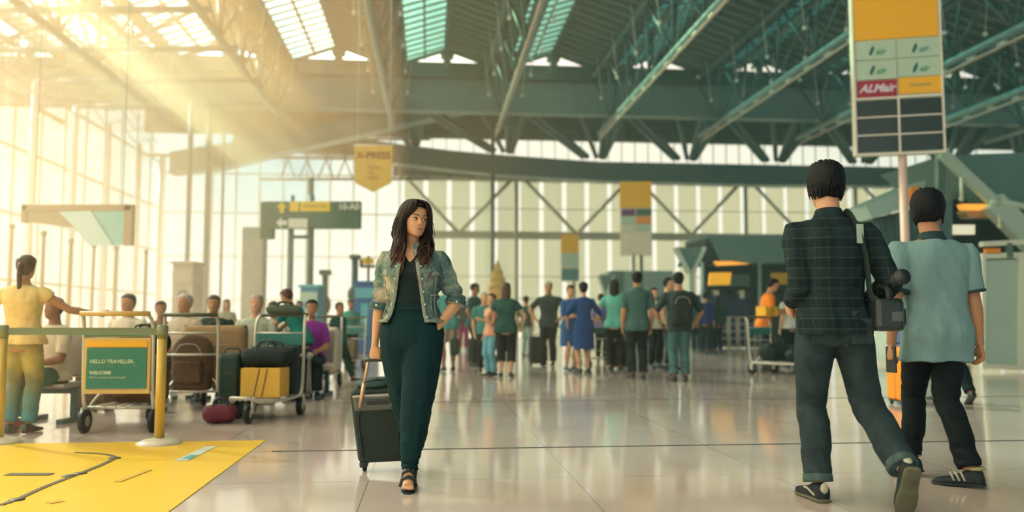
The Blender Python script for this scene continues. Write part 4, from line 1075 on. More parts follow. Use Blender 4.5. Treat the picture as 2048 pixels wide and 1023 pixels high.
for i in range(60):
    a_ = random.uniform(0, 6.28); r_ = random.uniform(0, .25); p = (math.cos(a_) * r_, math.sin(a_) * r_ - .02)
    lock(h, [m2.hp(p[0], p[1], 1.0), m2.hp(p[0] * 1.2, p[1] * 1.2 + .03, 1.08), m2.hp(p[0] * 1.35, p[1] * 1.3 + .08, 1.13)], .035 * m2.hh, .5, 5)
h.build('tuft', HAIRS[0], hr2, kind='stuff')
POLO = mat('pale_blue_pique', (.19, .34, .36), .8, 0, .2, .05, 80, .12)
POLOD = mat('dark_teal_rib', (.015, .05, .06), .8)
c = MB(); m2.torso(c, .415, .830, .026, flare=.010, clamp=True, wide=1.02)
for k in (1, -1): m2.armp(c, k, 0, .80, .030)
me = remesh(c, .0065, 3, 'polo_shirt')
displace(me, lambda co, no: .013 * noise.noise(Vector((co.x * 8 + co.z * 3, co.y * 8, co.z * 2.6))) + .007 * noise.noise(Vector((co.x * 18 - co.z * 9, co.y * 18, co.z * 9)))); sh = link('polo_shirt', me, POLO, L2)
Hn = m2.H; c = MB(); c.tube([m2.T(Vector((0, .006, .822 * Hn))), m2.T(Vector((0, .004, .838 * Hn))), m2.T(Vector((0, 0, .856 * Hn)))], [.098, .078, .066], 20, flat=.85, up=(0, 1, 0)); c.build('collar', POLOD, sh)
for k in (1, -1):
    c = MB(); A_ = m2.arm[k]; c.tube([lerp(m2.sh[k], A_['e'], .79), lerp(m2.sh[k], A_['e'], .84)], [.078, .077], 20); c.build('sleeve_rib', POLOD, sh)
BT = mat('black_trousers', (.008, .016, .020), .8, 0, .2, .2, 20, .1)
c = MB(); m2.torso(c, .455, .55, .010)
for k in (1, -1): m2.legp(c, k, 0, 1.93, .006, prof=[(0, .054), (.3, .053), (.7, .044), (1.0, .037), (1.4, .036), (1.9, .034)], n=20)
me = remesh(c, .0065, 3, 'trousers')
displace(me, lambda co, no: .006 * noise.noise(Vector((co.x * 12, co.y * 12, co.z * 5))) + .010 * (math.exp(-((co.z - .5) / .12) ** 2) + math.exp(-((co.z - .14) / .1) ** 2)) * noise.noise(Vector((co.x * 6 + co.z * 8, co.y * 6, co.z * 26)))); link('trousers', me, BT, L2)
for k in (1, -1):
    c = MB(); m2.shoep(c, k); so = c.build('shoe', SNEAK, L2)
    c = MB(); m2.shoep(c, k, True); c.build('sole', BLACK, so)
    M = m2.footM(k); a_ = m2.leg[k]['a']
    for s_ in (1, -1):
        for j in range(3): c = MB(); c.tube([a_ + M @ Vector((s_ * .041, -.025 - j * .028, -.045)), a_ + M @ Vector((s_ * .034, -.045 - j * .028, .004))], .0055, 6); c.build('side_stripe', WSOLE, so)
    c = MB(); c.tube([a_ + M @ Vector((.036 * math.cos(t_), .026 + .036 * math.sin(t_), .022)) for t_ in [i * .45 for i in range(14)]], .010, 8, closed=True); c.build('ankle_collar', mat('tan_lining', (.40, .36, .18), .8), so)
# black phone in his swinging hand
w_ = m2.arm[1]['w'] + m2.arm[1]['d'] * .09
MW = Matrix.Translation((q_.x, q_.y, 0)) @ Matrix.Rotation(R(182), 4, 'Z'); wp = MW @ w_
ph = root('mobile_phone', wp + Vector((-.0, -.0, 0)), 'black phone held low in the polo-shirted man\'s hand', 'phone', rz=R(20))
c = MB(); c.box((0, -.012, -.0), (.012, .075, .15), bev=.004); c.build('phone_case', BLACKP, ph)
c = MB(); c.box((.0068, -.012, 0), (.002, .066, .135)); c.build('phone_screen', MATS['dark_screen'], ph)
# ================================================================ SIGNS, COUNTERS, BARRIER, CARTS
def text(s_, size, name, m, parent, loc, rot=(math.pi / 2, 0, 0), shear=0.0, align='CENTER', ext=.004, bold=.0):
    cu = bpy.data.curves.new(name, 'FONT'); cu.body = s_; cu.size = size; cu.align_x = align; cu.align_y = 'CENTER'; cu.extrude = ext; cu.shear = shear; cu.offset = bold; cu.resolution_u = 3
    o = bpy.data.objects.new(name, cu); COL.objects.link(o); dg_ = bpy.context.evaluated_depsgraph_get(); me = bpy.data.meshes.new_from_object(o.evaluated_get(dg_)); bpy.data.objects.remove(o)
    me.materials.clear(); me.materials.append(m); t = bpy.data.objects.new(name, me); COL.objects.link(t); t.parent = parent; t.location = loc; t.rotation_euler = rot; return t
CREAM = mat('cream_panel', (.62, .68, .56), .5, 0, .4, .04, 3)
PMINT = mat('pale_mint_panel', (.42, .60, .50), .5, 0, .4, .04, 3)
DSCR = mat('unlit_display', (.012, .03, .036), .25, 0, .5)
RED = mat('dark_red_panel', (.32, .015, .05), .5); LILAC = mat('pale_lilac', (.66, .62, .80), .5)
INK = mat('teal_ink', (.02, .12, .13), .6); INKL = mat('green_ink', (.10, .38, .28), .6)
BRASS = mat('yellow_lacquered_post', (.60, .42, .09), .35, .2)
GRN = mat('green_sign', (.035, .12, .085), .5); BLUE = mat('blue_panel', (.02, .16, .42), .45); CYAN = mat('cyan_panel', (.10, .48, .60), .4)
ORNG = mat('orange_panel', (.75, .28, .03), .45); TAN = mat('tan_board', (.45, .33, .18), .8)
# ---- big check-in sign, standing on a post
SY = 15.0; c0 = atY(1800, 340, SY); ps = SY / FPX * 1.02
def sgn(name, px0, px1, Y, rz, label, rows, postpx, ytop, ybot, group=None, zb=0):
    c_ = (px0 + px1) / 2; P = atY(c_, ybot, Y); T_ = atY(c_, ytop, Y); w = (px1 - px0) / FPX * Y / math.cos(R(rz)) * 1.0
    r_ = root(name, (P.x, P.y, 0), label, 'sign', group, R(rz)); h = T_.z - P.z
    return r_, w, P.z, h, lambda py: P.z + (ybot - py) / (ybot - ytop) * h
r_, w, z0, h, zz = sgn('hanging_sign', 1718, 1882, SY, -13, 'tall yellow and mint check-in board with six dark displays', None, None, -70, 307)
c = MB(); c.box((0, .10, z0 + h / 2), (w + .04, .16, h + .02), bev=.02); c.build('board', CREAM, r_)
fr = MB()
def panel(x0, x1, ya, yb, m, nm='panel', y=-.0): 
    c = MB(); c.box(((x0 + x1) / 2 * w, y, (zz(ya) + zz(yb)) / 2), ((x1 - x0) * w, .03, zz(ya) - zz(yb))); return c.build(nm, m, r_)
panel(-.5, .47, -68, 78, YEL)
for i, (ya, yb) in enumerate(((82, 118), (120, 158))):
    for j, (xa, xb) in enumerate(((-.47, -.01), (.01, .48))):
        pn_ = panel(xa, xb, ya, yb, PMINT); xc = (xa + xb) / 2 * w; zc = (zz(ya) + zz(yb)) / 2
        c = MB(); c.prism([(xc - .11, -.022, zc - .08), (xc - .07, -.022, zc - .09), (xc - .02, -.022, zc + .02), (xc - .03, -.022, zc + .10), (xc - .075, -.022, zc + .04), (xc - .10, -.022, zc - .02)], (0, .008, 0)); c.build('feather_mark', INK, r_)
        text('air', .15, 'lettering', INKL, r_, (xc + .08, -.022, zc - .03), shear=.3, bold=.004)
panel(-.46, -.01, 160, 193, RED); text('ALMair', .20, 'lettering', LILAC, r_, (-.235 * w, -.022, (zz(160) + zz(193)) / 2), shear=.35, bold=.006)
panel(.01, .49, 156, 190, YEL); text('Counters', .09, 'lettering', INKL, r_, (.25 * w, -.022, (zz(156) + zz(190)) / 2), shear=.2)
for i in range(3):
    ya = 200 + i * 35.5
    for xa, xb in ((-.47, -.015), (.015, .475)): panel(xa, xb, ya, ya + 31, DSCR, 'display')
c = MB()
c.box((0, -.01, (zz(196))), (w, .05, .03)); c.box((0, -.01, zz(307)), (w, .05, .03)); c.box((0, -.01, zz(252)), (.03, .05, zz(196) - zz(307)))
for x in (-.495, .495): c.box((x * w, -.01, (z0 * 2 + h) / 2), (.03, .05, h))
for ya in (233.5, 269): c.box((0, -.01, zz(ya)), (w, .05, .02))
c.build('frame', WHITE, r_)
c = MB(); c.tube([(.06, .10, 0), (.06, .10, z0 + .3)], .075, 14); c.build('post', mat('pinkish_white_post', (.70, .56, .50), .5), r_)
# ---- two smaller signs of the same kind farther away
for (px0, px1, Y, ya, yb, rows, lab, rzz) in (
    (1241, 1304, 30, 363, 510, [(0, 1, 363, 415, YEL), (.05, .48, 418, 431, mat('purple_panel', (.14, .02, .20), .5)), (.52, 1, 418, 431, GRN), (.05, .48, 433, 447, PMINT), (.52, 1, 433, 447, ORNG), (.05, .48, 449, 462, CREAM), (.52, 1, 449, 462, PMINT)], 'yellow topped white airline board on a thin dark pole', -6),
    (1122, 1158, 38, 468, 562, [(0, 1, 468, 505, YEL), (.03, .97, 508, 532, PMINT), (.03, .97, 537, 560, mat('teal_panel', (.03, .20, .24), .5))], 'small yellow and teal board far beyond the blue dresses', -5)):
    r_, w, z0, h, zz = sgn('hanging_sign', px0, px1, Y, rzz, lab, None, None, ya, yb)
    c = MB(); c.box((0, .12, z0 + h / 2), (w, .14, h), bev=.02); c.build('board', mat('warm_white_board', (.72, .68, .58), .5), r_)
    for (a0, a1, y1, y2, m_) in rows:
        c = MB(); c.box(((a0 + a1 - 1) / 2 * w, .03, (zz(y1) + zz(y2)) / 2), ((a1 - a0) * w, .05, zz(y1) - zz(y2))); c.build('panel', m_, r_)
    c = MB(); c.tube([(.18, .12, 0), (.18, .12, z0 + .1)], .06, 10); c.build('post', DARK, r_)
# ---- yellow pennant
P = atY(747, 290, 20); r_ = root('hanging_banner', (P.x, P.y, P.z - 1.1), 'pointed yellow banner hanging above the woman in denim', 'banner')
s20 = 20 / FPX; w = 78 * s20; c = MB()
c.prism([(-w / 2, 0, 1.1), (w / 2, 0, 1.1), (w / 2 * .94, 0, 1.1 - 77 * s20), (0, 0, 1.1 - 96 * s20), (-w / 2 * .92, 0, 1.1 - 77 * s20)], (0, .02, 0)); c.build('cloth', mat('mustard_cloth', (.66, .46, .14), .8, 0, .2, .05, 4), r_)
BRN = mat('brown_print', (.26, .11, .10), .8)
text('X-PRESS', .225, 'lettering', BRN, r_, (0, -.004, .85), bold=.004); text('CHECK', .10, 'lettering', mat('light_brown_print', (.48, .30, .16), .8), r_, (0, -.004, .56)); text('IN', .10, 'lettering', MATS['light_brown_print'], r_, (-.05, -.004, .44)); text('HERE', .11, 'lettering', MATS['light_brown_print'], r_, (0, -.004, .31))
c = MB(); c.tube([(-w / 2 - .02, .01, 1.1), (w / 2 + .02, .01, 1.1)], .015, 8); c.build('rod', WHITE, r_)
for s_ in (-1, 1): c = MB(); c.tube([(s_ * w * .42, .01, 1.1), (s_ * w * .42, .01, 9.72 - P.z + 1.1)], .006, 5); c.build('cord', WHITE, r_)
# ---- green direction sign on two posts
SYD = 24.0; P0 = atY(530, 457, SYD); P1 = atY(722, 402, SYD); w = P1.x - P0.x; h = P1.z - P0.z
r_ = root('direction_sign', ((P0.x + P1.x) / 2, SYD, 0), 'green overhead direction sign with yellow up arrow', 'sign'); zc = (P0.z + P1.z) / 2
c = MB(); c.box((0, .08, zc), (w, .16, h), bev=.02); c.build('board', GRN, r_)
c = MB(); c.box((-w / 2 - .02, .35, zc - .12), (.36, .30, h + .28), bev=.02); c.build('end_board', GRN, r_)
k = SYD / FPX
def dx(px): return (px - 626) * k
def dz(py): return P0.z + (457 - py) * k
YT = mat('yellow_lettering', (.90, .58, .02), .5)
c = MB()
for (cx_, cz_, m_, up_) in ((563, 414, YT, True), (563, 445, WHITE, False)):
    c = MB(); X, Z = dx(cx_), dz(cz_); u_ = 11 * k
    if up_: c.prism([(X, -.02, Z + u_), (X + u_, -.02, Z), (X + u_ * .4, -.02, Z), (X + u_ * .4, -.02, Z - u_), (X - u_ * .4, -.02, Z - u_), (X - u_ * .4, -.02, Z), (X - u_, -.02, Z)], (0, .02, 0))
    else: c.prism([(X - u_, -.02, Z), (X, -.02, Z + u_), (X, -.02, Z + u_ * .4), (X + u_, -.02, Z + u_ * .4), (X + u_, -.02, Z - u_ * .4), (X, -.02, Z - u_ * .4), (X, -.02, Z - u_)], (0, .02, 0))
    c.build('arrow', m_, r_)
c = MB(); c.box((dx(588), -.01, dz(412)), (18 * k, .03, 20 * k)); c.build('pictogram_tile', YT, r_)
c = MB(); c.box((dx(630), -.01, dz(412)), (60 * k, .03, 20 * k)); c.build('word_tile', YT, r_)
text('DEPARTURES', 8.2 * k, 'lettering', mat('dark_lettering', (.25, .16, .02), .6), r_, (dx(630), -.03, dz(412)))
c = MB(); c.box((dx(596), -.01, dz(446)), (38 * k, .03, 19 * k)); c.build('word_tile', mat('white_tile', (.75, .76, .68), .5), r_)
text('10-A0', 17 * k, 'lettering', MATS['white_tile'], r_, (dx(698), -.012, dz(413)), bold=.006)
for px in (580, 619):
    c = MB(); c.tube([(dx(px), .22, 0), (dx(px), .22, P1.z + .2)], .085 if px == 619 else .06, 10); c.build('post', STEEL, r_)
c = MB(); c.tube([(dx(580), .22, dz(472)), (dx(619), .22, dz(472))], .05, 8); c.build('cross_bar', STEEL, r_)
# ---- small yellow sign and blue booths behind
def booth(px0, px1, py0, Y, label, mats, nm='kiosk', cat='kiosk', body=None):
    a_, b_ = atY(px0, py0, Y), atY(px1, py0, Y); w = b_.x - a_.x; h = a_.z
    r_ = root(nm, ((a_.x + b_.x) / 2, Y, 0), label, cat)
    c = MB(); c.box((0, .35, h / 2), (w, .7, h), bev=.03); c.build('cabinet', mats[0], r_)
    c = MB(); c.box((0, -.02, h * .86), (w * .92, .06, h * .14)); c.build('header', mats[1], r_)
    c = MB(); c.box((0, -.02, h * .48), (w * .36, .06, h * .46), bev=.01); c.build('screen_panel', mats[2], r_)
    c = MB(); c.box((0, -.05, h * .36), (w * .2, .05, h * .14)); c.build('slot', DARK, r_)
    c = MB(); c.box((0, .33, h + .03), (w + .06, .8, .07), bev=.01); c.build('roof_cap', mats[3], r_)
booth(709, 752, 566, 24, 'blue and cyan booth standing behind the woman\'s elbow', (BLUE, CYAN, CYAN, BLUE))
booth(600, 637, 574, 21, 'pale blue kiosk behind the person in purple', (mat('sky_blue_panel', (.06, .34, .55), .45), PMINT, CREAM, CYAN))
booth(345, 388, 527, 22, 'tall beige cabinet with a dark screen near the window wall', (mat('beige_cabinet', (.48, .44, .34), .6), mat('beige_cabinet', (0, 0, 0)), DARK, MATS['beige_cabinet']), 'information_cabinet', 'cabinet')
P = atY(736, 522, 30); k = 30 / FPX; r_ = root('post_sign', (P.x, 30, 0), 'little yellow two-tile sign on a pole over the blue booth', 'sign')
for x in (-6, 6): c = MB(); c.box((x * k, 0, P.z), (10.5 * k, .08, 12 * k), bev=.02); c.build('yellow_tile', YT, r_)
c = MB(); c.box((-2 * k, .12, P.z - 10 * k), (30 * k, .08, 6 * k)); c.box((-14 * k, .12, P.z - 2 * k), (8 * k, .08, 14 * k)); c.build('back_board', DARK, r_)
c = MB(); c.tube([(0, .1, 0), (0, .1, P.z + .2)], .05, 8); c.build('pole', STEEL, r_)
for (px, py, Y, h_) in ((710, 517, 28, .12), (650, 548, 26, .10), (520, 560, 30, .08)):
    P = atY(px, py, Y); r_ = root('camera_post', (P.x, Y, 0), {710: 'dark slim post left of the little yellow tiles', 650: 'dark post with a round box beside the pale blue kiosk', 520: 'slim green post behind the seated travellers'}[px], 'post')
    c = MB(); c.tube([(0, 0, 0), (0, 0, P.z)], h_ * .9, 10); c.build('pole', STEEL, r_); c = MB(); c.ell((0, 0, P.z * .60), (h_ * 2, h_ * 2, .3), 12, 8); c.build('box', STEEL, r_)
    c = MB(); c.box((.02, -.05, P.z + .05), (.34, .3, .16), bev=.03); c.build('camera_head', DARK, r_)
# ---- suspended screen board at the left, white sails printed on it
P0, P1 = atY(38, 490, 17), atY(263, 408, 17); w = P1.x - P0.x; h = P1.z - P0.z; k = 17 / FPX
r_ = root('hanging_screen', ((P0.x + P1.x) / 2, 17, 0), 'wide suspended screen with a pale turquoise slanted picture', 'screen'); zc = (P0.z + P1.z) / 2
BR = mat('bronze_frame', (.42, .30, .17), .5)
c = MB(); c.box((0, .09, zc + h * .42), (w, .14, h * .17), bev=.02); c.box((w / 2 - .07, .09, zc), (.16, .14, h)); c.box((-w / 2 + .05, .09, zc + h * .28), (.10, .14, h * .45)); c.build('casing', BR, r_)
c = MB(); c.prism([(-w / 2 + .08, .05, zc + h * .35), (-w * .16, .05, zc + h * .35), (-w * .02, .05, zc - .05), (-w / 2 + .1, .05, zc + h * .08)], (0, .1, 0)); c.build('side_panel', mat('brown_panel', (.42, .34, .20), .5), r_)
c = MB(); c.prism([(-w * .16, .02, zc + h * .32), (w * .13, .02, zc + h * .34), (w * .34, .02, zc - h * .5), (w * .12, .02, zc - h * .5), (-w * .0, .02, zc - .08)], (0, .1, 0)); c.build('pale_sail', mat('pale_turquoise', (.60, .78, .72), .5), r_)
c = MB(); c.prism([(w * .15, .04, zc + h * .34), (w * .46, .04, zc + h * .34), (w * .44, .04, zc - h * .48), (w * .34, .04, zc - h * .48)], (0, .1, 0)); c.build('turquoise_field', mat('turquoise_field', (.28, .58, .52), .5), r_)
for x in (-w * .4, w * .4): c = MB(); c.tube([(x, .1, zc + h / 2), (x, .1, 9.6)], .010, 6); c.build('hanger', STEEL_L, r_)
# slim lamp posts in a row before the window wall
BL_ = ('slim ball-topped post behind the ponytailed woman\'s head', 'slim ball-topped post under the brown side panel of the suspended screen', 'slim ball-topped post below the pale sail of the suspended screen', 'slim ball-topped post beneath the middle of the turquoise picture', 'slim ball-topped post at the lower corner of the turquoise picture', 'slim ball-topped post between the suspended screen and the beige cabinet')
for i, (px, py, Y) in enumerate(((24, 448, 20), (88, 462, 19), (142, 478, 20.5), (188, 486, 22), (232, 492, 24), (292, 500, 25))):
    P = atY(px, py, Y); r_ = root('bollard_post', (P.x, Y, 0), BL_[i], 'post', 'slim posts along the window wall')
    c = MB(); c.tube([(0, 0, 0), (0, 0, P.z - .1)], .045, 8); c.build('shaft', BR, r_); c = MB(); c.ell((0, 0, P.z - .05), .075, 10, 8); c.build('ball_top', BR, r_)
# ---- golden shrine model in the distance
P = atY(995, 522, 34); k = 34 / FPX; r_ = root('golden_shrine', (P.x, 34, 0), 'small tiered golden shrine with a pointed roof', 'shrine'); G = mat('gilded_wood', (.72, .46, .14), .4, .3, .5, .1, 8)
c = MB(); n = 16; rs = []
for (rr, py) in ((24, 600), (24, 592), (20, 590), (19, 578), (21, 576), (15, 566), (15, 562), (17, 560), (11, 552), (11, 548), (13, 546), (7, 538), (6, 530), (3, 526), (.5, 518)):
    rs.append([Vector((se(2 * math.pi * q / n, 4)[0] * rr * k, se(2 * math.pi * q / n, 4)[1] * rr * k, CAMH + (640 - py) * k)) for q in range(n)])
c.rings(rs, smooth=False); c.build('roof', G, r_)
c = MB()
for sx_ in (-1, 1):
    for sy_ in (-1, 1): c.tube([(sx_ * .36, sy_ * .36, .3), (sx_ * .36, sy_ * .36, CAMH + 42 * k)], .05, 8)
c.box((0, 0, CAMH + 41 * k), (.9, .9, .08)); c.build('columns', G, r_)
c = MB(); c.box((0, 0, .15), (1.2, 1.2, .3), bev=.04); c.build('plinth', WHITE, r_)

# ---- barrier: two posts, a belt, domed feet
def stanchion(px, py, label):
    p = gnd(px, py); r_ = root('barrier_post', (p.x, p.y, 0), label, 'barrier post')
    c = MB(); c.tube([(0, 0, .0), (0, 0, .012), (0, 0, .035), (0, 0, .05)], [.165, .165, .12, .05], 28); c.build('base', mat('pale_base', (.62, .58, .48), .4, .1), r_)
    c = MB(); c.tube([(0, 0, .04), (0, 0, .80)], .036, 20); c.build('post', BRASS, r_)
    c = MB(); c.tube([(0, 0, .80), (0, 0, .885), (0, 0, .895)], [.040, .040, .03], 20); c.build('belt_cassette', mat('olive_cassette', (.20, .24, .16), .5), r_); return p
pa = stanchion(318, 888, 'yellow barrier post in front of the green cart board'); pb = stanchion(-4, 886, 'yellow barrier post cut by the picture edge')
c = MB(); c.bar((pb.x + .03, pb.y, .845), (pa.x - .03, pa.y, .845), .008, .052); c.bar((pb.x + .03, pb.y - .001, .868), (pa.x - .03, pa.y - .001, .868), .010, .012); tag(c.build('barrier_belt', mat('olive_belt', (.16, .22, .15), .7)), 'olive green belt stretched between the two yellow posts', 'belt')
# ---- yellow map mat on the floor
m_ = root('floor_map', bw(-3.5, 5.0), 'big yellow floor map with black route lines', 'floor map', rz=A)
YM = mat('yellow_vinyl', (.86, .55, .035), .32, 0, .5, .03, 2)
c = MB(); c.box((-1.3, -.3, .0025), (7.1, 4.26, .005)); c.build('sheet', YM, m_)
def fl_(px, py): p = gnd(px, py); v = p.x * CA + p.y * SA; u = -p.x * SA + p.y * CA; return (v + 3.5, u - 5.0, .0075)
IK = mat('dark_ink', (.10, .085, .06), .5)
c = MB(); pts = spline([fl_(*q) for q in ((150, 906), (205, 909), (229, 916), (205, 930), (160, 948), (90, 975), (35, 1000), (0, 1012))], 4)
for a_, b_ in zip(pts, pts[1:]): c.bar(a_, b_, .03, .003)
c.build('route_line', IK, m_)
for q in ((229, 917), (160, 948), (137, 953), (33, 1001)):
    p = fl_(*q); c = MB(); c.tube([(p[0], p[1], .004), (p[0], p[1], .0095)], .04, 14); c.build('stop_mark', IK, m_)
c = MB(); a_, b_ = fl_(14, 950), fl_(103, 950); c.bar(a_, b_, .075, .003); c.build('place_bar', IK, m_)
FAD = mat('faded_ink', (.62, .38, .04), .5)
c = MB(); a_, b_ = fl_(235, 965), fl_(298, 941); c.bar(a_, b_, .04, .003); c.build('faded_line', FAD, m_); c = MB(); a_, b_ = fl_(95, 1008), fl_(125, 1003); c.bar(a_, b_, .05, .003); c.build('faded_line', FAD, m_)
c = MB(); a_, b_ = fl_(362, 923), fl_(422, 894); c.bar(a_, b_, .085, .003); c.build('pale_sticker', mat('pale_blue_sticker', (.60, .66, .60), .4), m_); c = MB(); a_, b_ = fl_(372, 920), fl_(388, 912); c.bar(Vector(a_) + Vector((0, 0, .002)), Vector(b_) + Vector((0, 0, .002)), .05, .003); c.build('blue_patch', CYAN, m_)

# ---- luggage trolleys
TUBEM = mat('cart_tube', (.60, .58, .50), .35, .4, .5)
def cart(x, y, rz, label, board=None, w=.54, group='luggage trolleys', sign_txt=False, hm_=None, nameb=True):
    r_ = root('luggage_cart', (x, y, 0), label, 'luggage cart', group, R(rz))
    hw = w / 2
    c = MB()
    for s_ in (-1, 1): c.tube(spline([(s_ * hw, .10, .17), (s_ * hw, .03, .25), (s_ * hw, 0, .5), (s_ * hw, -.02, .88), (s_ * (hw - .02), -.10, .985)]), .016, 8)
    c.tube([(-hw, 0, .58), (hw, 0, .58)], .012, 8); c.tube([(-hw, -.01, .80), (hw, -.01, .80)], .012, 8)
    c.build('upright_frame', TUBEM, r_)
    c = MB(); c.tube([(-hw + .0, -.10, .985), (hw, -.10, .985)], .021, 10); c.build('push_handle', hm_ or mat('olive_handle', (.10, .11, .07), .5), r_)
    c = MB()
    for s_ in (-1, 1): c.tube(spline([(s_ * hw, .05, .20), (s_ * hw, .30, .19), (s_ * hw * .8, .62, .19), (s_ * hw * .5, .86, .20), (s_ * .10, .95, .24)]), .016, 8)
    c.tube([(-.10, .95, .24), (.10, .95, .24)], .016, 8); c.tube([(-hw, .10, .20), (hw, .10, .20)], .014, 8)
    for i in range(6): c.tube([(-hw + .06 + i * (w - .12) / 5, .08, .205), ((-hw + .06 + i * (w - .12) / 5) * .7, .80, .205)], .008, 6)
    c.tube(spline([(-hw, .12, .2), (-hw * .6, .2, .34), (hw * .6, .2, .34), (hw, .12, .2)]), .010, 6)
    c.build('deck_frame', TUBEM, r_)
    for (wx, wy, rr) in ((-hw, .06, .095), (hw, .06, .095), (0, .78, .085)):
        c = MB(); c.tube([(wx - .02, wy, rr), (wx + .02, wy, rr)], rr, 22); wh = c.build('wheel', BLACK, r_)
        c = MB(); c.tube([(wx - .024, wy, rr), (wx + .024, wy, rr)], rr * .45, 14); c.build('hub', mat('grey_hub', (.35, .34, .28), .5), wh)
        c = MB(); c.bar((wx + (-.035 if wx <= 0 else .035), wy, rr), (wx + (-.03 if wx <= 0 else .03), wy + (.02 if wy < .5 else -.02), .20), .012, .05); c.build('fork', TUBEM, wh)
    if board:
        c = MB(); c.box((0, -.02, .555), (w - .02, .02, .46), bev=.006); bo = c.build('board_frame', mat('mustard_frame', (.68, .48, .17), .5), r_)
        c = MB(); c.box((0, -.034, .535), (w - .075, .012, .335)); c.build('poster', board, bo)
        c = MB(); c.box((0, -.034, .735), (w - .075, .012, .05)); c.build('header_strip', YEL, bo)
        c = MB(); c.box((-.02, -.02, .83), (w - .05, .02, .065)); c.build('upper_plate', board, r_)
        c = MB(); c.box((-.02, -.034, .822), (.22, .01, .026)); c.build('plate_label', mat('apricot_label', (.78, .50, .20), .5), r_)
        if sign_txt:
            IV = mat('ivory_print', (.55, .70, .52), .6)
            text('HELLO TRAVELLER.', .042, 'lettering', IV, bo, (-.215, -.043, .590), align='LEFT', bold=.001, ext=.001)
            text('BE TOLD WHAT IS ON OFFER', .030, 'lettering', mat('green_print', (.12, .42, .30), .6), bo, (-.215, -.043, .552), align='LEFT', ext=.001)
            text('WELCOME', .036, 'lettering', IV, bo, (-.215, -.043, .498), align='LEFT', bold=.0015, ext=.001)
            text('Find it at every departure gate', .024, 'lettering', IV, bo, (-.215, -.043, .462), align='LEFT', ext=.001)
    elif nameb:
        c = MB(); c.box((0, -.005, .74), (w - .03, .025, .12), bev=.006); c.build('name_board', mat('teal_board', (.02, .17, .16), .5), r_)
    return r_
TEALP = mat('teal_poster', (.02, .20, .16), .45, 0, .5, .1, 3)
g = gnd(232, 866); cart(g.x, g.y, 3, 'luggage cart with a teal poster board behind the barrier', TEALP, .56, sign_txt=True, hm_=mat('amber_handle', (.62, .42, .14), .5))
g = gnd(504, 846); cart(g.x + .02, g.y + .78, 176, 'luggage cart with a teal bar, loaded with a yellow box', None, .50)
g = gnd(372, 826); cart(g.x, g.y + .1, 10, 'luggage cart carrying a dark backpack near the barrier post', None, .52, nameb=False)
g = gnd(688, 742); cart(g.x, g.y + .7, 170, 'far luggage cart with a green bar by the striding legs', None, .54)
g = gnd(628, 778); cart(g.x - .05, g.y + .75, 178, 'luggage cart carrying upright suitcases by the purple shirt', None, .52)
g = gnd(1545, 748); cart(g.x - .10, g.y + .35, 215, 'luggage cart with black bags beside the orange-shirted man', None, .60)
g = gnd(1205, 738); cart(g.x, g.y + .05, 30, 'luggage cart half hidden behind the blue dresses', None, .55)

# ---- bags
def case(name, x, y, z, d, m, label, rz=0, hard=False, wheels=True, group=None, cat='suitcase', handle=True):
    r_ = root(name, (x, y, z), label, cat, group, R(rz)); wz = .04 if wheels else 0
    c = MB(); c.box((0, 0, wz + d[2] / 2), d, bev=min(d[0], d[1]) * .22)
    b_ = c.build('shell', m, r_)
    if hard:
        for i in range(4): 
            xx = -d[0] / 2 * .62 + i * d[0] * .62 / 3; c = MB(); c.box((xx, 0, wz + d[2] / 2), (.012, d[1] + .012, d[2] * .86), bev=.004); c.build('rib', m, b_)
    else:
        c = MB(); c.box((0, -d[1] / 2, wz + d[2] * .4), (d[0] * .8, .03, d[2] * .6), bev=.012); c.build('front_pocket', m, b_)
    c = MB(); c.box((0, 0, wz + d[2] / 2), (d[0] + .004, .010, d[2] + .004), bev=.004); c.build('zip_band', BLACKP, b_)
    if handle: c = MB(); c.tube(spline([(-.07, 0, wz + d[2] - .01), (-.06, 0, wz + d[2] + .035), (.06, 0, wz + d[2] + .035), (.07, 0, wz + d[2] - .01)]), .009, 7); c.build('handle', BLACKP, r_)
    if wheels:
        for sx_ in (-1, 1):
            for sy_ in (-1, 1): c = MB(); c.tube([(sx_ * d[0] * .38 - .012, sy_ * d[1] * .3, .022), (sx_ * d[0] * .38 + .012, sy_ * d[1] * .3, .022)], .022, 12); c.build('wheel', BLACK, r_)
            c = MB(); c.box((sx_ * d[0] * .38, 0, .045), (.035, d[1] * .8, .02)); c.build('wheel_mount', BLACKP, r_)
    return r_
def duffel(x, y, z, L, r0, m, label, rz=0, group=None, name='duffel_bag'):
    r_ = root(name, (x, y, z), label, 'bag', group, R(rz)); c = MB()
    c.tube([(-L / 2, 0, r0 * .8), (-L / 2 + .03, 0, r0 * .85), (-L / 4, 0, r0 * .9), (L / 4, 0, r0 * .92), (L / 2 - .03, 0, r0 * .85), (L / 2, 0, r0 * .8)], [r0 * .5, r0 * .92, r0, r0, r0 * .9, r0 * .5], 18, flat=.85)
    me = remesh(c, .014, 1, 'fabric'); displace(me, lambda co, no: .012 * noise.noise(co * 9 + Vector((x, y, 0)))); mn = min(v.co.z for v in me.vertices)
    for v in me.vertices: v.co.z -= mn
    link('fabric', me, m, r_)
    for s_ in (-1, 1): c = MB(); c.tube(spline([(-L * .2, s_ * r0 * .5, r0 * 1.2), (-L * .15, s_ * r0 * .4, r0 * 2.15), (L * .15, s_ * r0 * .4, r0 * 2.15), (L * .2, s_ * r0 * .5, r0 * 1.2)]), .010, 6); c.build('strap', BLACKP, r_)
    return r_
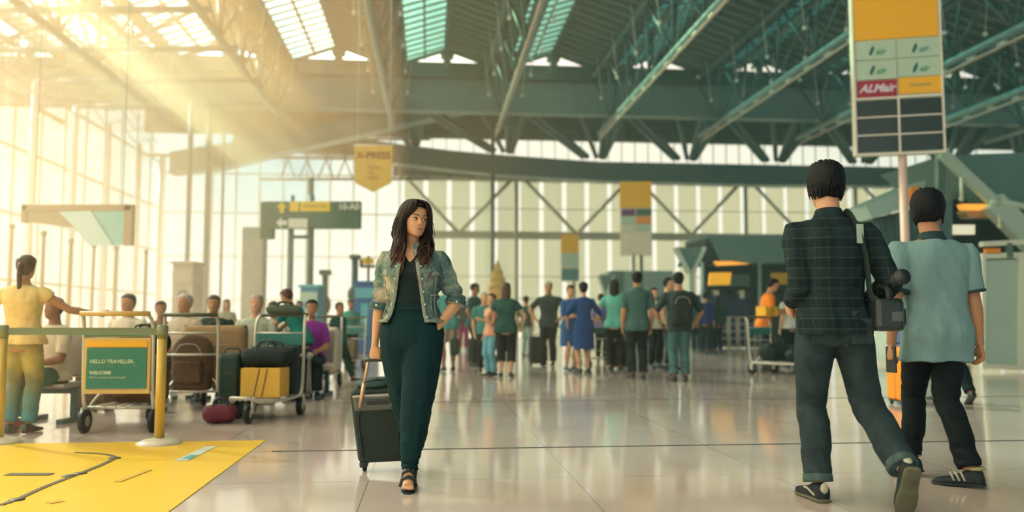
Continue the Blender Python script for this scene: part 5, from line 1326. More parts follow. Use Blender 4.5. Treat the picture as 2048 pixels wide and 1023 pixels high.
def backpack(x, y, z, w, d, h, m, label, rz=0, parent=None, group=None):
    r_ = root('backpack', (x, y, z), label, 'backpack', group, R(rz)); c = MB()
    rs = []
    for i in range(13):
        t = i / 12; ww = w * (.92 + .1 * math.sin(t * 3)) * (1 if t < .75 else math.sqrt(max(.02, 1 - ((t - .75) / .27) ** 2))); dd = d * (1.0 - .25 * t) * (1 if t < .8 else .8)
        rs.append([Vector((se(2 * math.pi * q / 20, 3)[0] * ww / 2, se(2 * math.pi * q / 20, 3)[1] * dd / 2, t * h)) for q in range(20)])
    c.rings(rs); b_ = c.build('pack', m, r_)
    c = MB(); c.box((0, -d / 2, h * .32), (w * .7, d * .25, h * .42), bev=.025); c.build('front_pocket', m, b_)
    c = MB(); c.tube(spline([(-w * .35, -d * .52, h * .62), (-w * .2, -d * .5, h * .82), (w * .2, -d * .5, h * .82), (w * .35, -d * .52, h * .62)]), .005, 5); c.build('zip', mat('grey_zip', (.35, .36, .32), .5), b_)
    for s_ in (-1, 1): c = MB(); c.tube(spline([(s_ * w * .28, d * .4, h * .92), (s_ * w * .32, d * .62, h * .7), (s_ * w * .36, d * .55, h * .3), (s_ * w * .34, d * .42, h * .1)]), .02, 7, flat=.4); c.build('shoulder_strap', m, r_)
    return r_
BAGM = mat('black_bag_fabric', (.018, .030, .032), .75, 0, .25, .25, 20, .2); BRNB = mat('brown_bag_fabric', (.10, .065, .04), .75, 0, .25, .25, 14, .2); CARD = mat('cardboard', (.36, .24, .13), .85, 0, .2, .08, 6)
def carton(x, y, z, d, m, label, rz=0, tape=True, group=None):
    r_ = root('carton', (x, y, z), label, 'box', group, R(rz)); c = MB(); c.box((0, 0, d[2] / 2), d, bev=.006); b_ = c.build('box', m, r_)
    if tape: c = MB(); c.box((0, 0, d[2] / 2), (.05, d[1] + .003, d[2] + .003)); c.build('tape', mat('tape', (.45, .33, .16), .3), r_)
    for s_ in (-.1, .1): c = MB(); c.bar((d[0] * s_ - .02, -d[1] / 2 - .003, .01), (d[0] * s_ + .03, -d[1] / 2 - .003, d[2]), .007, .007); c.build('string', BLACKP, r_)
    return r_
# on the cart with the yellow box
g = gnd(504, 846); bx, by = g.x + .02, g.y
carton(bx, by + .32, .215, (.37, .30, .27), mat('yellow_card', (.70, .43, .08), .7, 0, .3, .05, 5), 'yellow box tied with string, lying on the trolley\'s deck', -2, tape=False)
duffel(bx, by + .34, .485, .44, .11, BAGM, 'dark duffel bag lying on top of the yellow box', 3)
case('suitcase', bx + .01, by + .60, .215, (.46, .20, .46), BAGM, 'black suitcase standing behind the yellow box', 0, wheels=False)
case('suitcase', bx - .36, by + .45, 0, (.20, .34, .58), mat('dark_green_case', (.03, .06, .05), .6, 0, .3, .2, 10), 'dark green suitcase on the floor left of the yellow box', 8)
duffel(bx - .32, by + .02, 0, .30, .10, mat('maroon_fabric', (.16, .03, .05), .8), 'small maroon bag on the floor by the trolley wheel', 20)
duffel(bx + .03, by + .84, .99, .36, .055, mat('olive_fabric', (.07, .10, .07), .8), 'olive bag resting across the trolley handle', 0)
# on the backpack cart
g = gnd(372, 826); 
backpack(g.x - .06, g.y + .30, .215, .42, .22, .56, BRNB, 'brown backpack with pale zips on a luggage cart', -4)
case('suitcase', g.x + .07, g.y + .60, .215, (.66, .25, .66), CARD, 'big tan suitcase standing behind the brown backpack', 4, wheels=False)
# carton and suitcase stack left of it
g = gnd(130, 830); case('suitcase', g.x + .08, g.y + .45, 0, (.36, .26, .66), BRNB, 'large brown suitcase standing behind the barrier belt', 5)
g = gnd(232, 866); case('suitcase', g.x, g.y + .45, .215, (.44, .24, .40), BRNB, 'brown suitcase lying on the poster cart', 3, wheels=False); duffel(g.x + .02, g.y + .45, .62, .42, .12, BAGM, 'black soft bag heaped above the poster board', 0)
# suitcases by the purple shirt
g = gnd(628, 778)
case('suitcase', g.x - .13, g.y + .32, .215, (.20, .30, .60), mat('dark_brown_case', (.07, .05, .04), .5), 'dark brown upright suitcase with an orange tag', 0, wheels=False)
case('suitcase', g.x + .15, g.y + .30, .215, (.26, .28, .62), mat('ribbed_grey_case', (.52, .47, .40), .4), 'pale ribbed hard suitcase on the trolley by the purple shirt', 0, hard=True, wheels=False)
g2 = gnd(604, 795); case('suitcase', g2.x, g2.y + .1, 0, (.22, .36, .50), mat('white_case', (.72, .66, .58), .4), 'white suitcase on the floor beside the bending person', 12, hard=True)
g = gnd(688, 742); case('suitcase', g.x, g.y + .25, .215, (.40, .28, .34), mat('olive_brown_case', (.12, .10, .06), .6), 'olive brown suitcase on the far green-bar cart', 0, wheels=False)
# right cart: black bags, yellow folder box
g = gnd(1545, 748); X, Y = g.x - .10, g.y + .35
duffel(X + .20, Y - .26, .215, .60, .19, BAGM, 'large black duffel heaped on the cart by the orange shirt', 215); duffel(X + .42, Y - .60, .215, .36, .13, BAGM, 'smaller black bag at the nose of the bag-laden cart', 215)
carton(X + .16, Y + .09, 1.005, (.34, .22, .17), mat('amber_box', (.85, .45, .02), .6), 'bright amber box resting on the cart handle', 35, tape=False)
# cases in the queue
def gcase(px, py, d, m, label, rz=0, hard=False, cat='suitcase'): p = gnd(px, py); return case('suitcase', p.x, p.y + d[1] / 2, 0, d, m, label, rz, hard)
gcase(1075, 731, (.34, .30, .56), BAGM, 'black suitcase standing beside the man in the dark shirt', 6)
gcase(1823, 812, (.17, .40, .60), mat('orange_case', (.85, .27, .015), .4), 'bright orange suitcase behind the polo-shirted man', 4, True)
gcase(1419, 692, (.55, .4, .75), mat('navy_case', (.02, .02, .12), .5), 'navy suitcase waiting by the check-in gates', 0)
gcase(1243, 738, (.40, .3, .50), BAGM, 'black suitcase behind the turquoise-topped woman\'s legs', 0)
gcase(948, 728, (.28, .3, .50), BAGM, 'black suitcase at the heels of the bald man', 0)

# ---- check-in islands on the right
def prism_px(mb, pts, Y, depth): mb.prism([atY(px, py, Y) for px, py in pts], (-.098 * depth, depth * .995, 0))
PALE = mat('pale_mint_paint', (.42, .56, .50), .4); ROOFM = mat('canopy_teal', (.11, .215, .22), .45, 0, .4, .06, 1.5); ROOFL = mat('canopy_pale_teal', (.30, .47, .45), .4, 0, .4, .06, 1.5); INTER = mat('interior_shade', (.012, .03, .034), .7)  # INTER puts the shade inside the islands into its colour
NAVY = mat('navy_counter', (.015, .03, .10), .5)
def rt(nm, Y, px, label, cat): p = atY(px, 640, Y); r_ = root(nm, (p.x, Y, 0), label, cat); return r_, Vector((p.x, Y, 0))
def bld(mb, nm, m, r_, o, **k):
    mb.v = [tuple(Vector(v) - o) for v in mb.v]; return mb.build(nm, m, r_, **k)
# first island
r_, o = rt('check_in_island', 27, 1490, 'check-in island with a slanted teal canopy and dark counters', 'check-in counter')
c = MB(); prism_px(c, [(1415, 470), (1600, 470), (1640, 528), (1443, 524)], 27, 2.5); bld(c, 'canopy', ROOFM, r_, o)
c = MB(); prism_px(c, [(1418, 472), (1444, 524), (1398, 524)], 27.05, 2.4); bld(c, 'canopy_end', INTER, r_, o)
c = MB(); prism_px(c, [(1430, 522), (1462, 522), (1500, 527), (1440, 530)], 26.9, .3); bld(c, 'orange_lamp', mat('orange_lamp', (.8, .35, .05), .5, emit=(1, .42, .06), estr=.6), r_, o)
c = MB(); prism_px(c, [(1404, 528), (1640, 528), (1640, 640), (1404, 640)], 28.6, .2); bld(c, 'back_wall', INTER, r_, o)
c = MB(); prism_px(c, [(1418, 548), (1500, 548), (1500, 572), (1418, 572)], 28.2, .1); bld(c, 'pale_shelf', mat('dim_teal_panel', (.08, .17, .17), .5), r_, o)
c = MB(); prism_px(c, [(1421, 545), (1463, 544), (1460, 569), (1418, 570)], 27.2, .1); yb_ = bld(c, 'yellow_screen', YELB, r_, o)
c = MB(); prism_px(c, [(1544, 545), (1600, 545), (1600, 568), (1544, 568)], 27.2, .1); bld(c, 'yellow_screen', mat('dim_yellow_screen', (.5, .30, .02), .5), r_, o)
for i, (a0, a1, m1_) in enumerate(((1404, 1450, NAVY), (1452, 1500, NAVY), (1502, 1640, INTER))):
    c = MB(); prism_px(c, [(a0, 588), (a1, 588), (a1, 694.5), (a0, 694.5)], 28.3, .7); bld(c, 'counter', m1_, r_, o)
for i in range(6):
    px = 1412 + i * 17; c = MB(); prism_px(c, [(px, 580), (px + 9, 580), (px + 9, 596), (px, 596)], 28.25, .3); bld(c, 'monitor', [DSCR, CREAM, BLACKP][i % 3], r_, o)
for px in (1406, 1520, 1600): c = MB(); c.tube([atY(px, 698.5, 27), atY(px, 524, 27)], .06, 8); bld(c, 'post', STEEL_L, r_, o)
for i, px in enumerate((1448, 1466, 1484, 1502)):
    g = gnd(px, 698); rg = root('queue_gate', (g.x, g.y - .1, 0), ('first', 'second', 'third', 'fourth')[i] + ' pale metal queue gate counted from the v-shaped prop', 'gate', 'queue gates before the check-in island')
    hh_ = 1.05; c = MB()
    for x in (-.11, .11): c.tube([(x, 0, 0), (x, 0, hh_)], .022, 6)
    for z in (.12, .35, .58, .81, 1.03): c.tube([(-.11, 0, z), (.11, 0, z)], .016, 6)
    c.build('frame', TUBEM, rg)
g = gnd(1515, 694); 
# v-shaped props
for (pxl, pxr, pxc, yt, yj, yb_, Y, lab, wpx) in ((1352, 1410, 1383, 494, 552, 700, 25, 'white v-shaped prop standing left of the check-in island', 7), (1197, 1228, 1211, 550, 590, 690, 32, 'small v-shaped prop behind the turquoise-topped woman', 4)):
    k = Y / FPX; r_, o = rt('v_support', Y, pxc, lab, 'support')
    for px in (pxl, pxr): c = MB(); c.bar(atY(px, yt, Y), atY(pxc, yj, Y), wpx * k * .8, wpx * k); bld(c, 'arm', PALE, r_, o)
    c = MB(); c.bar(atY(pxc, yj - 4, Y), Vector((atY(pxc, yb_, Y).x, Y, 0)), wpx * k * 1.6, wpx * k * 1.6); bld(c, 'column', PALE, r_, o)
    c = MB(); prism_px(c, [(pxl + 3, yt), (pxr - 3, yt), (pxc, yj - 6)], Y + .1, .5); bld(c, 'canopy_web', ROOFM, r_, o)
# second island, farther
r_, o = rt('check_in_island', 34, 1285, 'distant low check-in canopy behind the queue', 'check-in counter')
c = MB(); prism_px(c, [(1225, 541), (1345, 541), (1352, 590), (1240, 592)], 34, 2.5); bld(c, 'canopy', ROOFL, r_, o)
c = MB(); prism_px(c, [(1222, 541), (1246, 541), (1244, 592), (1218, 560)], 33.9, .6); bld(c, 'canopy_end', ROOFM, r_, o)
c = MB(); prism_px(c, [(1240, 592), (1400, 592), (1400, 686), (1240, 686)], 34.3, .8); bld(c, 'counter', DARK, r_, o)
# third island, close on the right
Y3 = 17.0
r_, o = rt('check_in_island', Y3, 1900, 'large check-in island with folded grey canopy and pale beams', 'check-in counter')
c = MB(); prism_px(c, [(1886, 310), (2200, 300), (2200, 452), (2020, 400), (1990, 398)], Y3 + .6, 2.5); bld(c, 'canopy', ROOFM, r_, o)
c = MB(); prism_px(c, [(1732, 412), (1850, 360), (1852, 402), (1745, 437)], Y3 - .3, 1.2); bld(c, 'side_fascia', ROOFL, r_, o)
c = MB(); prism_px(c, [(1745, 437), (1905, 398), (1905, 640), (1790, 640)], Y3 + .2, 1.0); bld(c, 'slatted_face', ROOFM, r_, o)
sl = MB()
for i in range(8): sl.bar(atY(1756 + i * 17, 436 - i * 4.2, Y3 + .1), atY(1785 + i * 14, 640, Y3 + .1), .05, .05)
bld(sl, 'slats', STEEL, r_, o)
c = MB(); c.bar(atY(1884, 306, Y3), atY(1986, 402, Y3), .16, .20); bld(c, 'pale_beam', PALE, r_, o)
c = MB(); c.bar(atY(1984, 404, Y3), atY(2080, 500, Y3), .30, .42); bld(c, 'pale_beam', PALE, r_, o)
c = MB(); c.tube([atY(1988, 402, Y3 - .1), atY(2110, 424, Y3 - .1)], .07, 10); bld(c, 'tie_rod', PALE, r_, o)
c = MB(); c.ell(atY(1990, 404, Y3 - .1), .11, 12, 8); bld(c, 'joint', PALE, r_, o)
c = MB(); prism_px(c, [(1925, 407), (1984, 408), (1986, 419), (1930, 418)], Y3 + .1, .2); bld(c, 'orange_light_strip', MATS['orange_lamp'], r_, o)
c = MB(); prism_px(c, [(1930, 420), (1992, 420), (1998, 434), (1938, 434)], Y3 + .3, .3); bld(c, 'soffit', BR, r_, o)
c = MB(); prism_px(c, [(1905, 398), (2100, 396), (2100, 640), (1905, 640)], Y3 + 1.4, .3); bld(c, 'recess', INTER, r_, o)
c = MB(); prism_px(c, [(1905, 449), (1950, 449), (1950, 468), (1905, 468)], Y3 + .9, .1); bld(c, 'lit_panel', mat('lit_cream', (.7, .7, .5), .5, emit=(.9, .85, .6), estr=.5), r_, o)
c = MB(); prism_px(c, [(1823, 374), (1838, 370), (1838, 400), (1823, 402)], Y3 - .5, .15); bld(c, 'orange_tile', ORNG, r_, o)
for (px, y0_, y1_) in ((1923, 355, 398), (1999, 430, 452)): c = MB(); c.tube([atY(px, y0_, Y3 - .3), atY(px, y1_, Y3 - .3)], .035, 8); c.ell(atY(px, y1_, Y3 - .3), .05, 8, 6); bld(c, 'hanging_lamp', CREAM, r_, o)
c = MB(); c.bar(atY(1880, 305, Y3 + .2), atY(1880, 690, Y3 + .2), .14, .14); bld(c, 'column', DARK, r_, o)
c = MB(); prism_px(c, [(1790, 600), (1905, 600), (1905, 724), (1790, 724)], Y3 + .1, .8); bld(c, 'counter', mat('pale_counter', (.40, .55, .52), .4), r_, o)
c = MB(); prism_px(c, [(1800, 590), (1822, 590), (1822, 715), (1800, 715)], Y3 - .1, .1); bld(c, 'blue_panel', mat('periwinkle_panel', (.08, .14, .48), .5), r_, o)
# frosted booth wall
Yb = 15.5; r_, o = rt('glass_booth', Yb, 2010, 'frosted pale glass booth at the picture\'s edge behind the polo shirt'.replace("picture's edge", "hall side"), 'booth')
FG = mat('frosted_mint_glass', (.36, .52, .46), .25, 0, .5, .04, 1.5)
c = MB(); prism_px(c, [(1974, 520), (2034, 518), (2036, 735), (1972, 730)], Yb, .05); bld(c, 'pane', FG, r_, o)
c = MB(); prism_px(c, [(2048, 515), (2160, 510), (2160, 745), (2050, 738)], Yb, .05); bld(c, 'pane', FG, r_, o)
c = MB()
for px, w_ in ((1966, .07), (2041, .11), (2165, .1)): c.bar(atY(px, 512, Yb), atY(px, 738, Yb), w_, w_)
c.bar(atY(1962, 512, Yb), atY(2170, 506, Yb), .10, .10); c.bar(atY(1962, 488, Yb), atY(2170, 478, Yb), .14, .09); bld(c, 'frame', mat('pale_frame', (.62, .70, .60), .4), r_, o)
c = MB(); c.box(atY(1984, 502, Yb), (.26, .1, .10)); bld(c, 'orange_label', ORNG, r_, o)
c = MB(); c.box(atY(2018, 500, Yb - .05), (.09, .1, .26)); bld(c, 'clamp', DARK, r_, o)
c = MB(); c.bar(atY(1966, 731, Yb), atY(2046, 735, Yb), .10, .08); bld(c, 'foot_rail', CREAM, r_, o)
# waiting seats behind the carts
def bench(x, y, n, rz, label):
    r_ = root('waiting_bench', (x, y, 0), label, 'bench', None, R(rz))
    for i in range(n):
        xx = (i - (n - 1) / 2) * .58
        c = MB(); c.box((xx, -.02, .335), (.46, .42, .04), bev=.02); c.build('seat', mat('bench_steel', (.35, .33, .28), .4, .5), r_)
        c = MB(); c.box((xx, .25, .60), (.46, .04, .42), M=Matrix.Rotation(R(-8), 3, 'X'), bev=.015); c.build('backrest', MATS['bench_steel'], r_)
    c = MB(); c.bar((-n * .22, 0, .285), (n * .22, 0, .285), .06, .06); c.build('beam', STEEL, r_)
    for s_ in (-1, 1): c = MB(); c.bar((s_ * n * .2, 0, 0), (s_ * n * .2, 0, .285), .05, .05); c.box((s_ * n * .2, 0, .02), (.06, .5, .04)); c.build('leg', STEEL, r_)
# ================================================================ TRAVELLERS IN THE HALL
def shirtm(nm, c, **k): return mat(nm, c, .85, 0, .15, .08, 20, .1)
def stand(px, yf, yh, rz, label, sex='m', **k):
    """someone standing with feet at (px, yf) and the top of the head at yh"""
    p = gnd(px, yf); hd = atY(px, yh, p.y); h = hd.z / 1.008
    fk = {a_: k.pop(a_) for a_ in ('lean', 'arms', 'legs_', 'head', 'fat', 'build', 'side', 'shr', 'pelvis') if a_ in k}
    if 'legs_' in fk: fk['legs'] = fk.pop('legs_')
    pv = fk.pop('pelvis', (0, 0, None))
    f = Fig(H=h, sex=sex, pelvis=(pv[0], pv[1], .524 if pv[2] is None else pv[2]), **fk)
    return person(p, rz, label, f, **k), f, p
DN = {1: dict(hand=(.135, -.02, .475)), -1: dict(hand=(-.135, -.02, .475))}
CR = {1: dict(hand=(.0, -.12, .64), hint=(.8, .3, -1), hdir=(-1, -.1, .1)), -1: dict(hand=(-.0, -.13, .625), hint=(-.8, .3, -1), hdir=(1, -.1, .1))}
PHN = {1: dict(hand=(.04, -.20, .68), hint=(.5, .5, -1), hdir=(-.2, -1, .3)), -1: dict(hand=(-.135, -.02, .475))}
HIP = {1: dict(hand=(.16, -.05, .56), hint=(1, .4, 0), hdir=(-.6, -.3, -.6)), -1: dict(hand=(-.16, -.05, .56), hint=(-1, .4, 0), hdir=(.6, -.3, -.6))}
OUT = {1: dict(hand=(.155, -.10, .53), hint=(1, .6, 0)), -1: dict(hand=(-.16, -.08, .52), hint=(-1, .6, 0))}
STP = {1: dict(ank=(.045, -.13, .045)), -1: dict(ank=(-.045, .13, .075), pitch=35)}
BKS = BLACKP
bt = mat('black_pants', (.010, .024, .030), .85, 0, .15, .2, 14, .1)
dgs = shirtm('dark_green_shirt', (.020, .085, .075)); dts = shirtm('dark_teal_shirt', (.022, .095, .10)); cys = shirtm('cyan_shirt', (.07, .30, .31)); bls = shirtm('royal_blue_dress', (.018, .075, .24)); blm = shirtm('mid_blue_dress', (.03, .12, .30))
tqs = shirtm('turquoise_top', (.13, .50, .42)); ggs = shirtm('grey_green_shirt', (.055, .14, .135)); ors = shirtm('orange_shirt', (.85, .27, .04)); whs = shirtm('white_shirt', (.55, .62, .58)); drs = shirtm('charcoal_teal_shirt', (.030, .060, .062))
stand(897, 742, 555, 200, 'man in a cyan shirt and beige shorts half hidden by the woman\'s sleeve', arms=CR, shirt=dict(m=cys, sleeve=.7, hem=.46), legs=dict(kind='shorts', m=shirtm('beige_shorts', (.42, .36, .27)), off=.02), shoes=BKS, skin=2, seed=2)
stand(926, 700, 590, 10, 'far traveller in dark top and magenta trousers', sex='f', shirt=dict(m=drs, sleeve=.7, hem=.48), legs=dict(m=shirtm('magenta_trousers', (.30, .02, .14))), shoes=BKS, skin=1, seed=3, vox=.018)
stand(948, 732, 563, 70, 'bald tanned man in a dark teal shirt facing the group', arms=OUT, shirt=dict(m=dts, sleeve=.7, hem=.47), legs=dict(m=bt), shoes=BKS, skin=2, hair=('cap', 0), seed=4, fat=1.06)
stand(968, 742, 582, 15, 'grey-haired man in a teal check shirt and black trousers', arms=PHN, shirt=dict(m=shirtm('teal_check_shirt', (.06, .26, .25)), sleeve=.75, hem=.47), legs=dict(m=bt), shoes=BKS, skin=0, hair=('short', 2), seed=5)
stand(984, 752, 584, -50, 'woman in a peach top and light blue jeans in the group', sex='f', arms=PHN, shirt=dict(m=shirtm('peach_top', (.60, .30, .20)), sleeve=.5), legs=dict(m=shirtm('light_blue_jeans', (.12, .34, .42))), shoes=BKS, skin=0, hair=('short', 1), seed=6)
stand(1012, 754, 562, 178, 'long-haired woman seen from behind in dark green top and cropped trousers', sex='f', arms=OUT, shirt=dict(m=dgs, sleeve=.55, hem=.47, wide=1.05), legs=dict(kind='capri', m=bt, off=.018), shoes=BKS, skin=0, hair=('long', 1), seed=7, fat=1.08)
stand(1052, 712, 590, 150, 'far traveller in pale green trousers between the two groups', shirt=dict(m=dgs), legs=dict(m=shirtm('pale_green_trousers', (.30, .42, .36))), shoes=BKS, skin=1, seed=8, vox=.018)
stand(1098, 731, 561, -18, 'heavy grey-haired man in an open-necked dark shirt by a suitcase', arms=HIP, head=(20, 8, 0), shirt=dict(m=drs, sleeve=.8, hem=.46, collar=1), legs=dict(m=bt), shoes=BKS, skin=1, hair=('short', 2), seed=9, fat=1.12)
stand(1140, 741, 567, 30, 'woman in a mid-blue dress with pale collar, looking down', sex='f', arms=CR, head=(-10, 14, 0), shirt=dict(m=blm, sleeve=1.0, hem=.50), legs=dict(kind='skirt', m=blm, hem=.29), shoes=BKS, skin=0, hair=('short', 1), seed=10)
stand(1168, 746, 561, 200, 'woman seen from behind in a royal blue dress and black flats', sex='f', arms=OUT, shirt=dict(m=bls, sleeve=1.1, hem=.50), legs=dict(kind='skirt', m=bls, hem=.27), shoes=BKS, skin=0, hair=('bun', 0), seed=11)
stand(1203, 722, 585, 160, 'traveller in a violet top behind the royal blue dress', sex='f', shirt=dict(m=shirtm('violet_top', (.13, .12, .34)), sleeve=1.6), legs=dict(m=bt), shoes=BKS, skin=1, seed=12, vox=.016)
stand(1230, 741, 556, 172, 'woman with bushy black hair in a turquoise top, seen from behind', sex='f', arms=OUT, shirt=dict(m=tqs, sleeve=.6, hem=.47), legs=dict(m=bt), shoes=BKS, skin=0, hair=('long', 0), seed=13)
stand(1276, 757, 540, 184, 'man in a grey-green polo and black trousers seen from behind', arms=DN, shirt=dict(m=ggs, sleeve=.8, hem=.45, collar=1, flare=.02), legs=dict(m=bt), shoes=BKS, skin=1, seed=14, fat=1.05)
stand(1309, 735, 573, 20, 'short traveller peering out between the grey-green polo and the backpack', sex='f', shirt=dict(m=whs, sleeve=.7), legs=dict(m=bt), shoes=BKS, skin=0, seed=15)
stand(1337, 738, 552, 70, 'man in a pale shirt looking across behind the backpack wearer', shirt=dict(m=shirtm('pale_teal_shirt', (.20, .34, .32)), sleeve=.7), legs=dict(m=bt), shoes=BKS, skin=0, seed=16)
_, fb, pbk = stand(1360, 762, 541, 180, 'man with a big black backpack and grey jeans, seen from behind', arms=OUT, shirt=dict(m=drs, sleeve=1.0, hem=.46), legs=dict(m=shirtm('grey_green_jeans', (.06, .15, .155))), shoes=BKS, skin=1, seed=17, fat=1.06)
backpack(pbk.x, pbk.y - .20, .86, .34, .22, .50, BAGM, 'black backpack worn by the man in grey jeans', 0)
duf = gnd(1316, 720); hb = root('handbag', (duf.x, duf.y, .0), 'black shoulder bag hanging beside the backpack wearer\'s leg', 'bag'); c = MB(); c.box((0, 0, .18), (.26, .14, .36), bev=.05); c.build('bag_body', BAGM, hb); c = MB(); c.tube(spline([(-.1, 0, .34), (-.06, 0, .62), (.06, 0, .62), (.1, 0, .34)]), .012, 6); c.build('strap', BLACKP, hb)
g7 = gnd(910, 742); hb = root('handbag', (g7.x, g7.y - .1, .28), 'dark green bag carried by the man in the cyan shirt', 'bag'); c = MB(); c.box((0, 0, .17), (.16, .22, .32), bev=.05); c.build('bag_body', shirtm('dark_green_bag', (.02, .06, .04)), hb); c = MB(); c.tube(spline([(0, -.08, .30), (0, -.05, .50), (0, .05, .50), (0, .08, .30)]), .010, 6); c.build('strap', BLACKP, hb)
stand(1412, 707, 582, 160, 'traveller in navy standing at the check-in gates', shirt=dict(m=shirtm('navy_top', (.02, .03, .14)), sleeve=1.6), legs=dict(m=bt), shoes=BKS, skin=1, seed=18, vox=.018)
stand(1436, 706, 588, 190, 'traveller in a dark coat beside the one in navy', sex='f', shirt=dict(m=drs, sleeve=1.7), legs=dict(m=bt), shoes=BKS, skin=1, hair=('long', 0), seed=19, vox=.018)
stand(1394, 705, 590, 170, 'traveller in teal between the backpack and the v-shaped prop', sex='f', shirt=dict(m=dts, sleeve=.7), legs=dict(m=bt), shoes=BKS, skin=1, seed=20, vox=.018)
stand(1530, 742, 552, 80, 'man in an orange shirt bending over a luggage cart', arms={1: dict(hand=(.06, -.26, .66), hint=(.3, .5, -1)), -1: dict(hand=(-.10, -.22, .62), hint=(-.3, .5, -1))}, lean=12, head=(0, 18, 0), shirt=dict(m=ors, sleeve=.75, hem=.47), legs=dict(m=bt), shoes=BKS, skin=1, seed=21)
stand(1583, 735, 572, 190, 'traveller in a white top standing behind the amber box', sex='f', shirt=dict(m=whs, sleeve=.6), legs=dict(m=bt), shoes=BKS, skin=0, hair=('ponytail', 0), seed=22)
stand(1908, 806, 520, 185, 'walker in dark clothes mostly hidden by the polo shirt', sex='m', arms=OUT, legs_=STP, shirt=dict(m=drs, sleeve=1.7), legs=dict(m=bt), shoes=BKS, skin=1, seed=23)
# ---------------- left side
stand(36, 866, 505, 183, 'woman with a ponytail in a yellow top, seen from behind', sex='f', head=(0, 4, 0), arms={-1: dict(hand=(-.335, -.16, .665), hint=(-.3, .3, -1), hdir=(-1, -.15, .1), curl=15), 1: dict(hand=(.16, -.06, .54), hint=(1, .5, 0))}, shirt=dict(m=shirtm('yellow_top', (.80, .60, .26)), sleeve=.35, hem=.50, flare=.02), legs=dict(m=bpy.data.materials.new('yellow_blue_jeans'), off=.010), shoes=BKS, skin=1, hair=('ponytail', 1), seed=31, fat=1.05)
mj = bpy.data.materials['yellow_blue_jeans']; mj.use_nodes = True; t = mj.node_tree; co = N(t, 'ShaderNodeTexCoord'); sp = N(t, 'ShaderNodeSeparateXYZ'); t.links.new(co.outputs['Object'], sp.inputs[0]); nz = N(t, 'ShaderNodeTexNoise'); nz.inputs['Scale'].default_value = 9; t.links.new(co.outputs['Object'], nz.inputs[0])  # yellow at the thighs, blue below
ad = N(t, 'ShaderNodeMath', operation='MULTIPLY_ADD'); t.links.new(nz.outputs[0], ad.inputs[0]); ad.inputs[1].default_value = .3; t.links.new(sp.outputs[2], ad.inputs[2]); r9 = N(t, 'ShaderNodeValToRGB'); t.links.new(ad.outputs[0], r9.inputs[0]); ramp(r9, [(.30, (.05, .22, .24)), (.58, (.20, .20, .10)), (.75, (.50, .42, .12)), (.95, (.24, .20, .12))]); t.links.new(r9.outputs[0], t.nodes['Principled BSDF'].inputs['Base Color']); t.nodes['Principled BSDF'].inputs['Roughness'].default_value = .85
def sit(px, pyh, Y, rz, label, sex='m', legs_=None, **k):
    hd = atY(px, pyh, Y); top = hd.z; H = k.pop('H', 1.62 if sex == 'm' else 1.56)
    pz = (top - .485 * H) / H if False else .29
    fk = {a_: k.pop(a_) for a_ in ('lean', 'arms', 'head', 'fat') if a_ in k}
    f = Fig(H=H, sex=sex, pelvis=(0, 0, .29), arms=fk.pop('arms', {1: dict(hand=(.06, -.17, .36), hint=(.6, .6, -1), hdir=(-.2, -1, -.1)), -1: dict(hand=(-.06, -.17, .36), hint=(-.6, .6, -1), hdir=(.2, -1, -.1))}), legs=legs_ or {1: dict(ank=(.065, -.27, .045), hint=(0, -.5, 1)), -1: dict(ank=(-.065, -.25, .045), hint=(0, -.5, 1))}, **fk)
    p = Vector((hd.x, Y, 0)); return person(p, rz, label, f, **k), f, p
LB = 9.6
for (px, pyh, Y, rz, lab, sex, sm, sk, hr_, sd_) in (
    (258, 592, 9.9, -10, 'seated traveller in a cream shirt above the poster cart', 'm', shirtm('cream_shirt', (.66, .60, .48)), 1, ('short', 1), 42),
    (322, 598, 11.5, 30, 'seated traveller in brown behind the brown backpack', 'f', shirtm('brown_shirt', (.20, .12, .07)), 2, ('short', 0), 43),
    (372, 590, 9.9, -25, 'seated traveller in a pale shirt with folded hands behind the tan suitcase', 'm', shirtm('sand_shirt', (.50, .44, .34)), 1, ('short', 2), 44),
    (428, 590, 10.4, 15, 'seated traveller in a dark shirt left of the white-haired man', 'm', drs, 1, ('short', 1), 45),
    (514, 588, 10.0, 5, 'seated white-haired man above the dark duffel', 'm', shirtm('pale_green_shirt', (.45, .50, .40)), 0, ('short', 2), 46),
    (548, 594, 11.7, -20, 'seated traveller in white behind the bending person', 'f', whs, 1, ('short', 1), 47),
    (624, 602, 10.6, 10, 'seated traveller in a purple shirt by the ribbed suitcase', 'f', shirtm('purple_shirt', (.28, .04, .34)), 1, ('short', 0), 48)):
    sit(px, pyh, Y, rz, lab, sex, shirt=dict(m=sm, sleeve=.8, hem=.49), legs=dict(m=bt), shoes=BKS, skin=sk, hair=hr_, seed=sd_)
for (px, Y, n, lab) in ((112, 7.97, 1, 'steel waiting seat under the traveller in the white shirt'), (258, 9.95, 1, 'steel waiting seat under the cream-shirted traveller'), (322, 11.55, 1, 'steel waiting seat under the traveller in brown'), (372, 9.95, 1, 'steel waiting seat behind the tan suitcase'), (428, 10.45, 1, 'steel waiting seat under the dark-shirted traveller'), (514, 10.05, 1, 'steel waiting seat under the white-haired man'), (550, 11.75, 1, 'steel waiting seat behind the bending person'), (624, 10.65, 1, 'steel waiting seat under the purple shirt')):
    p = atY(px, 640, Y); bench(p.x, Y, n, 0, lab)
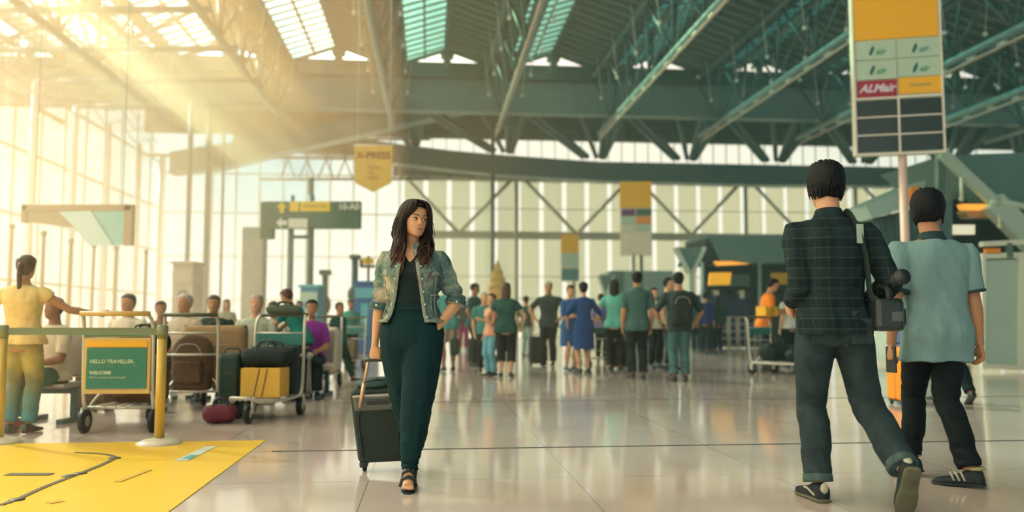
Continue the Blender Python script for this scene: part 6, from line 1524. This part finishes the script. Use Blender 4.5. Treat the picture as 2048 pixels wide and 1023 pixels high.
stand(597, 800, 566, -105, 'person in a teal top and brown shorts bending over the trolleys', sex='f', lean=20, pelvis=(0, .02, .52), head=(0, 16, 0), arms={1: dict(hand=(.05, -.36, .52), hint=(.2, .4, -1)), -1: dict(hand=(-.05, -.36, .50), hint=(-.2, .4, -1))}, shirt=dict(m=shirtm('teal_top', (.02, .21, .19)), sleeve=.7, hem=.50), legs=dict(kind='trousers', m=shirtm('dark_olive_trousers', (.03, .06, .045))), shoes=BKS, skin=1, hair=('short', 1), seed=50)
stand(676, 766, 602, 65, 'traveller in dark green trousers striding behind the far cart', sex='m', legs_={1: dict(ank=(.045, -.20, .05), pitch=-8), -1: dict(ank=(-.045, .16, .075), pitch=35)}, shirt=dict(m=shirtm('dark_teal_jumper', (.02, .12, .11)), sleeve=1.6), legs=dict(m=shirtm('bottle_green_trousers', (.01, .06, .045))), shoes=BKS, skin=1, hair=('short', 1), seed=51)
stand(699, 736, 596, 15, 'traveller in a yellow cap and teal top near the blue booth', sex='f', shirt=dict(m=shirtm('sea_green_top', (.06, .28, .24)), sleeve=.7), legs=dict(m=bt), shoes=BKS, skin=1, hair=('cap', 1), seed=52, vox=.016)
stand(596, 738, 600, 0, 'traveller in white far behind the bending person', sex='m', shirt=dict(m=whs, sleeve=.7), legs=dict(m=bt), shoes=BKS, skin=1, seed=53, vox=.016)
stand(450, 742, 596, 20, 'slim traveller in grey far behind the seats', sex='f', shirt=dict(m=shirtm('grey_top', (.30, .30, .24)), sleeve=.7), legs=dict(m=bt), shoes=BKS, skin=1, hair=('long', 1), seed=54, vox=.016)
sit(112, 590, 7.9, -28, 'seated traveller in a white top and green trousers beside the ponytailed woman', 'm', H=1.5, shirt=dict(m=shirtm('ivory_top', (.62, .56, .46)), sleeve=.8, hem=.49), legs=dict(m=shirtm('sea_green_trousers', (.05, .16, .13))), shoes=mat('red_shoe', (.45, .02, .05), .6), skin=2, hair=('short', 1), seed=55)
# ================================================================ haze added for the glow: orange tint put in by the windows, teal right
def haze(name, v0, v1, u0, u1, z1, dens, col, an, z0=.02):
    m = bpy.data.materials.new(name); m.use_nodes = True; t = m.node_tree; t.nodes.clear()
    s_ = N(t, 'ShaderNodeVolumeScatter'); s_.inputs['Color'].default_value = (*col, 1); s_.inputs['Density'].default_value = dens; s_.inputs['Anisotropy'].default_value = an
    o = N(t, 'ShaderNodeOutputMaterial'); t.links.new(s_.outputs[0], o.inputs['Volume'])
    b = struct(name, MB().box(((v0 + v1) / 2, (u0 + u1) / 2, (z0 + z1) / 2), (v1 - v0, u1 - u0, z1 - z0)), m); b['kind'] = 'structure'
haze('haze', -13.8, 3.0, 8.0, 45.5, 12.0, .006, (1, .82, .58), .55)
haze('haze', -13.7, -2.4, 4.9, 45.0, 4.6, .022, (1, .80, .54), .6)
haze('haze', -13.6, -4.5, 9.0, 44.5, 11.9, .065, (1, .50, .22), .55, 4.6)
haze('haze', -13.5, -1.0, 12.0, 44.0, 11.8, .020, (1, .54, .26), .55, 4.0)
haze('haze', 3.0, 34.0, 9.0, 45.5, 12.0, .003, (.6, .95, .95), .1)
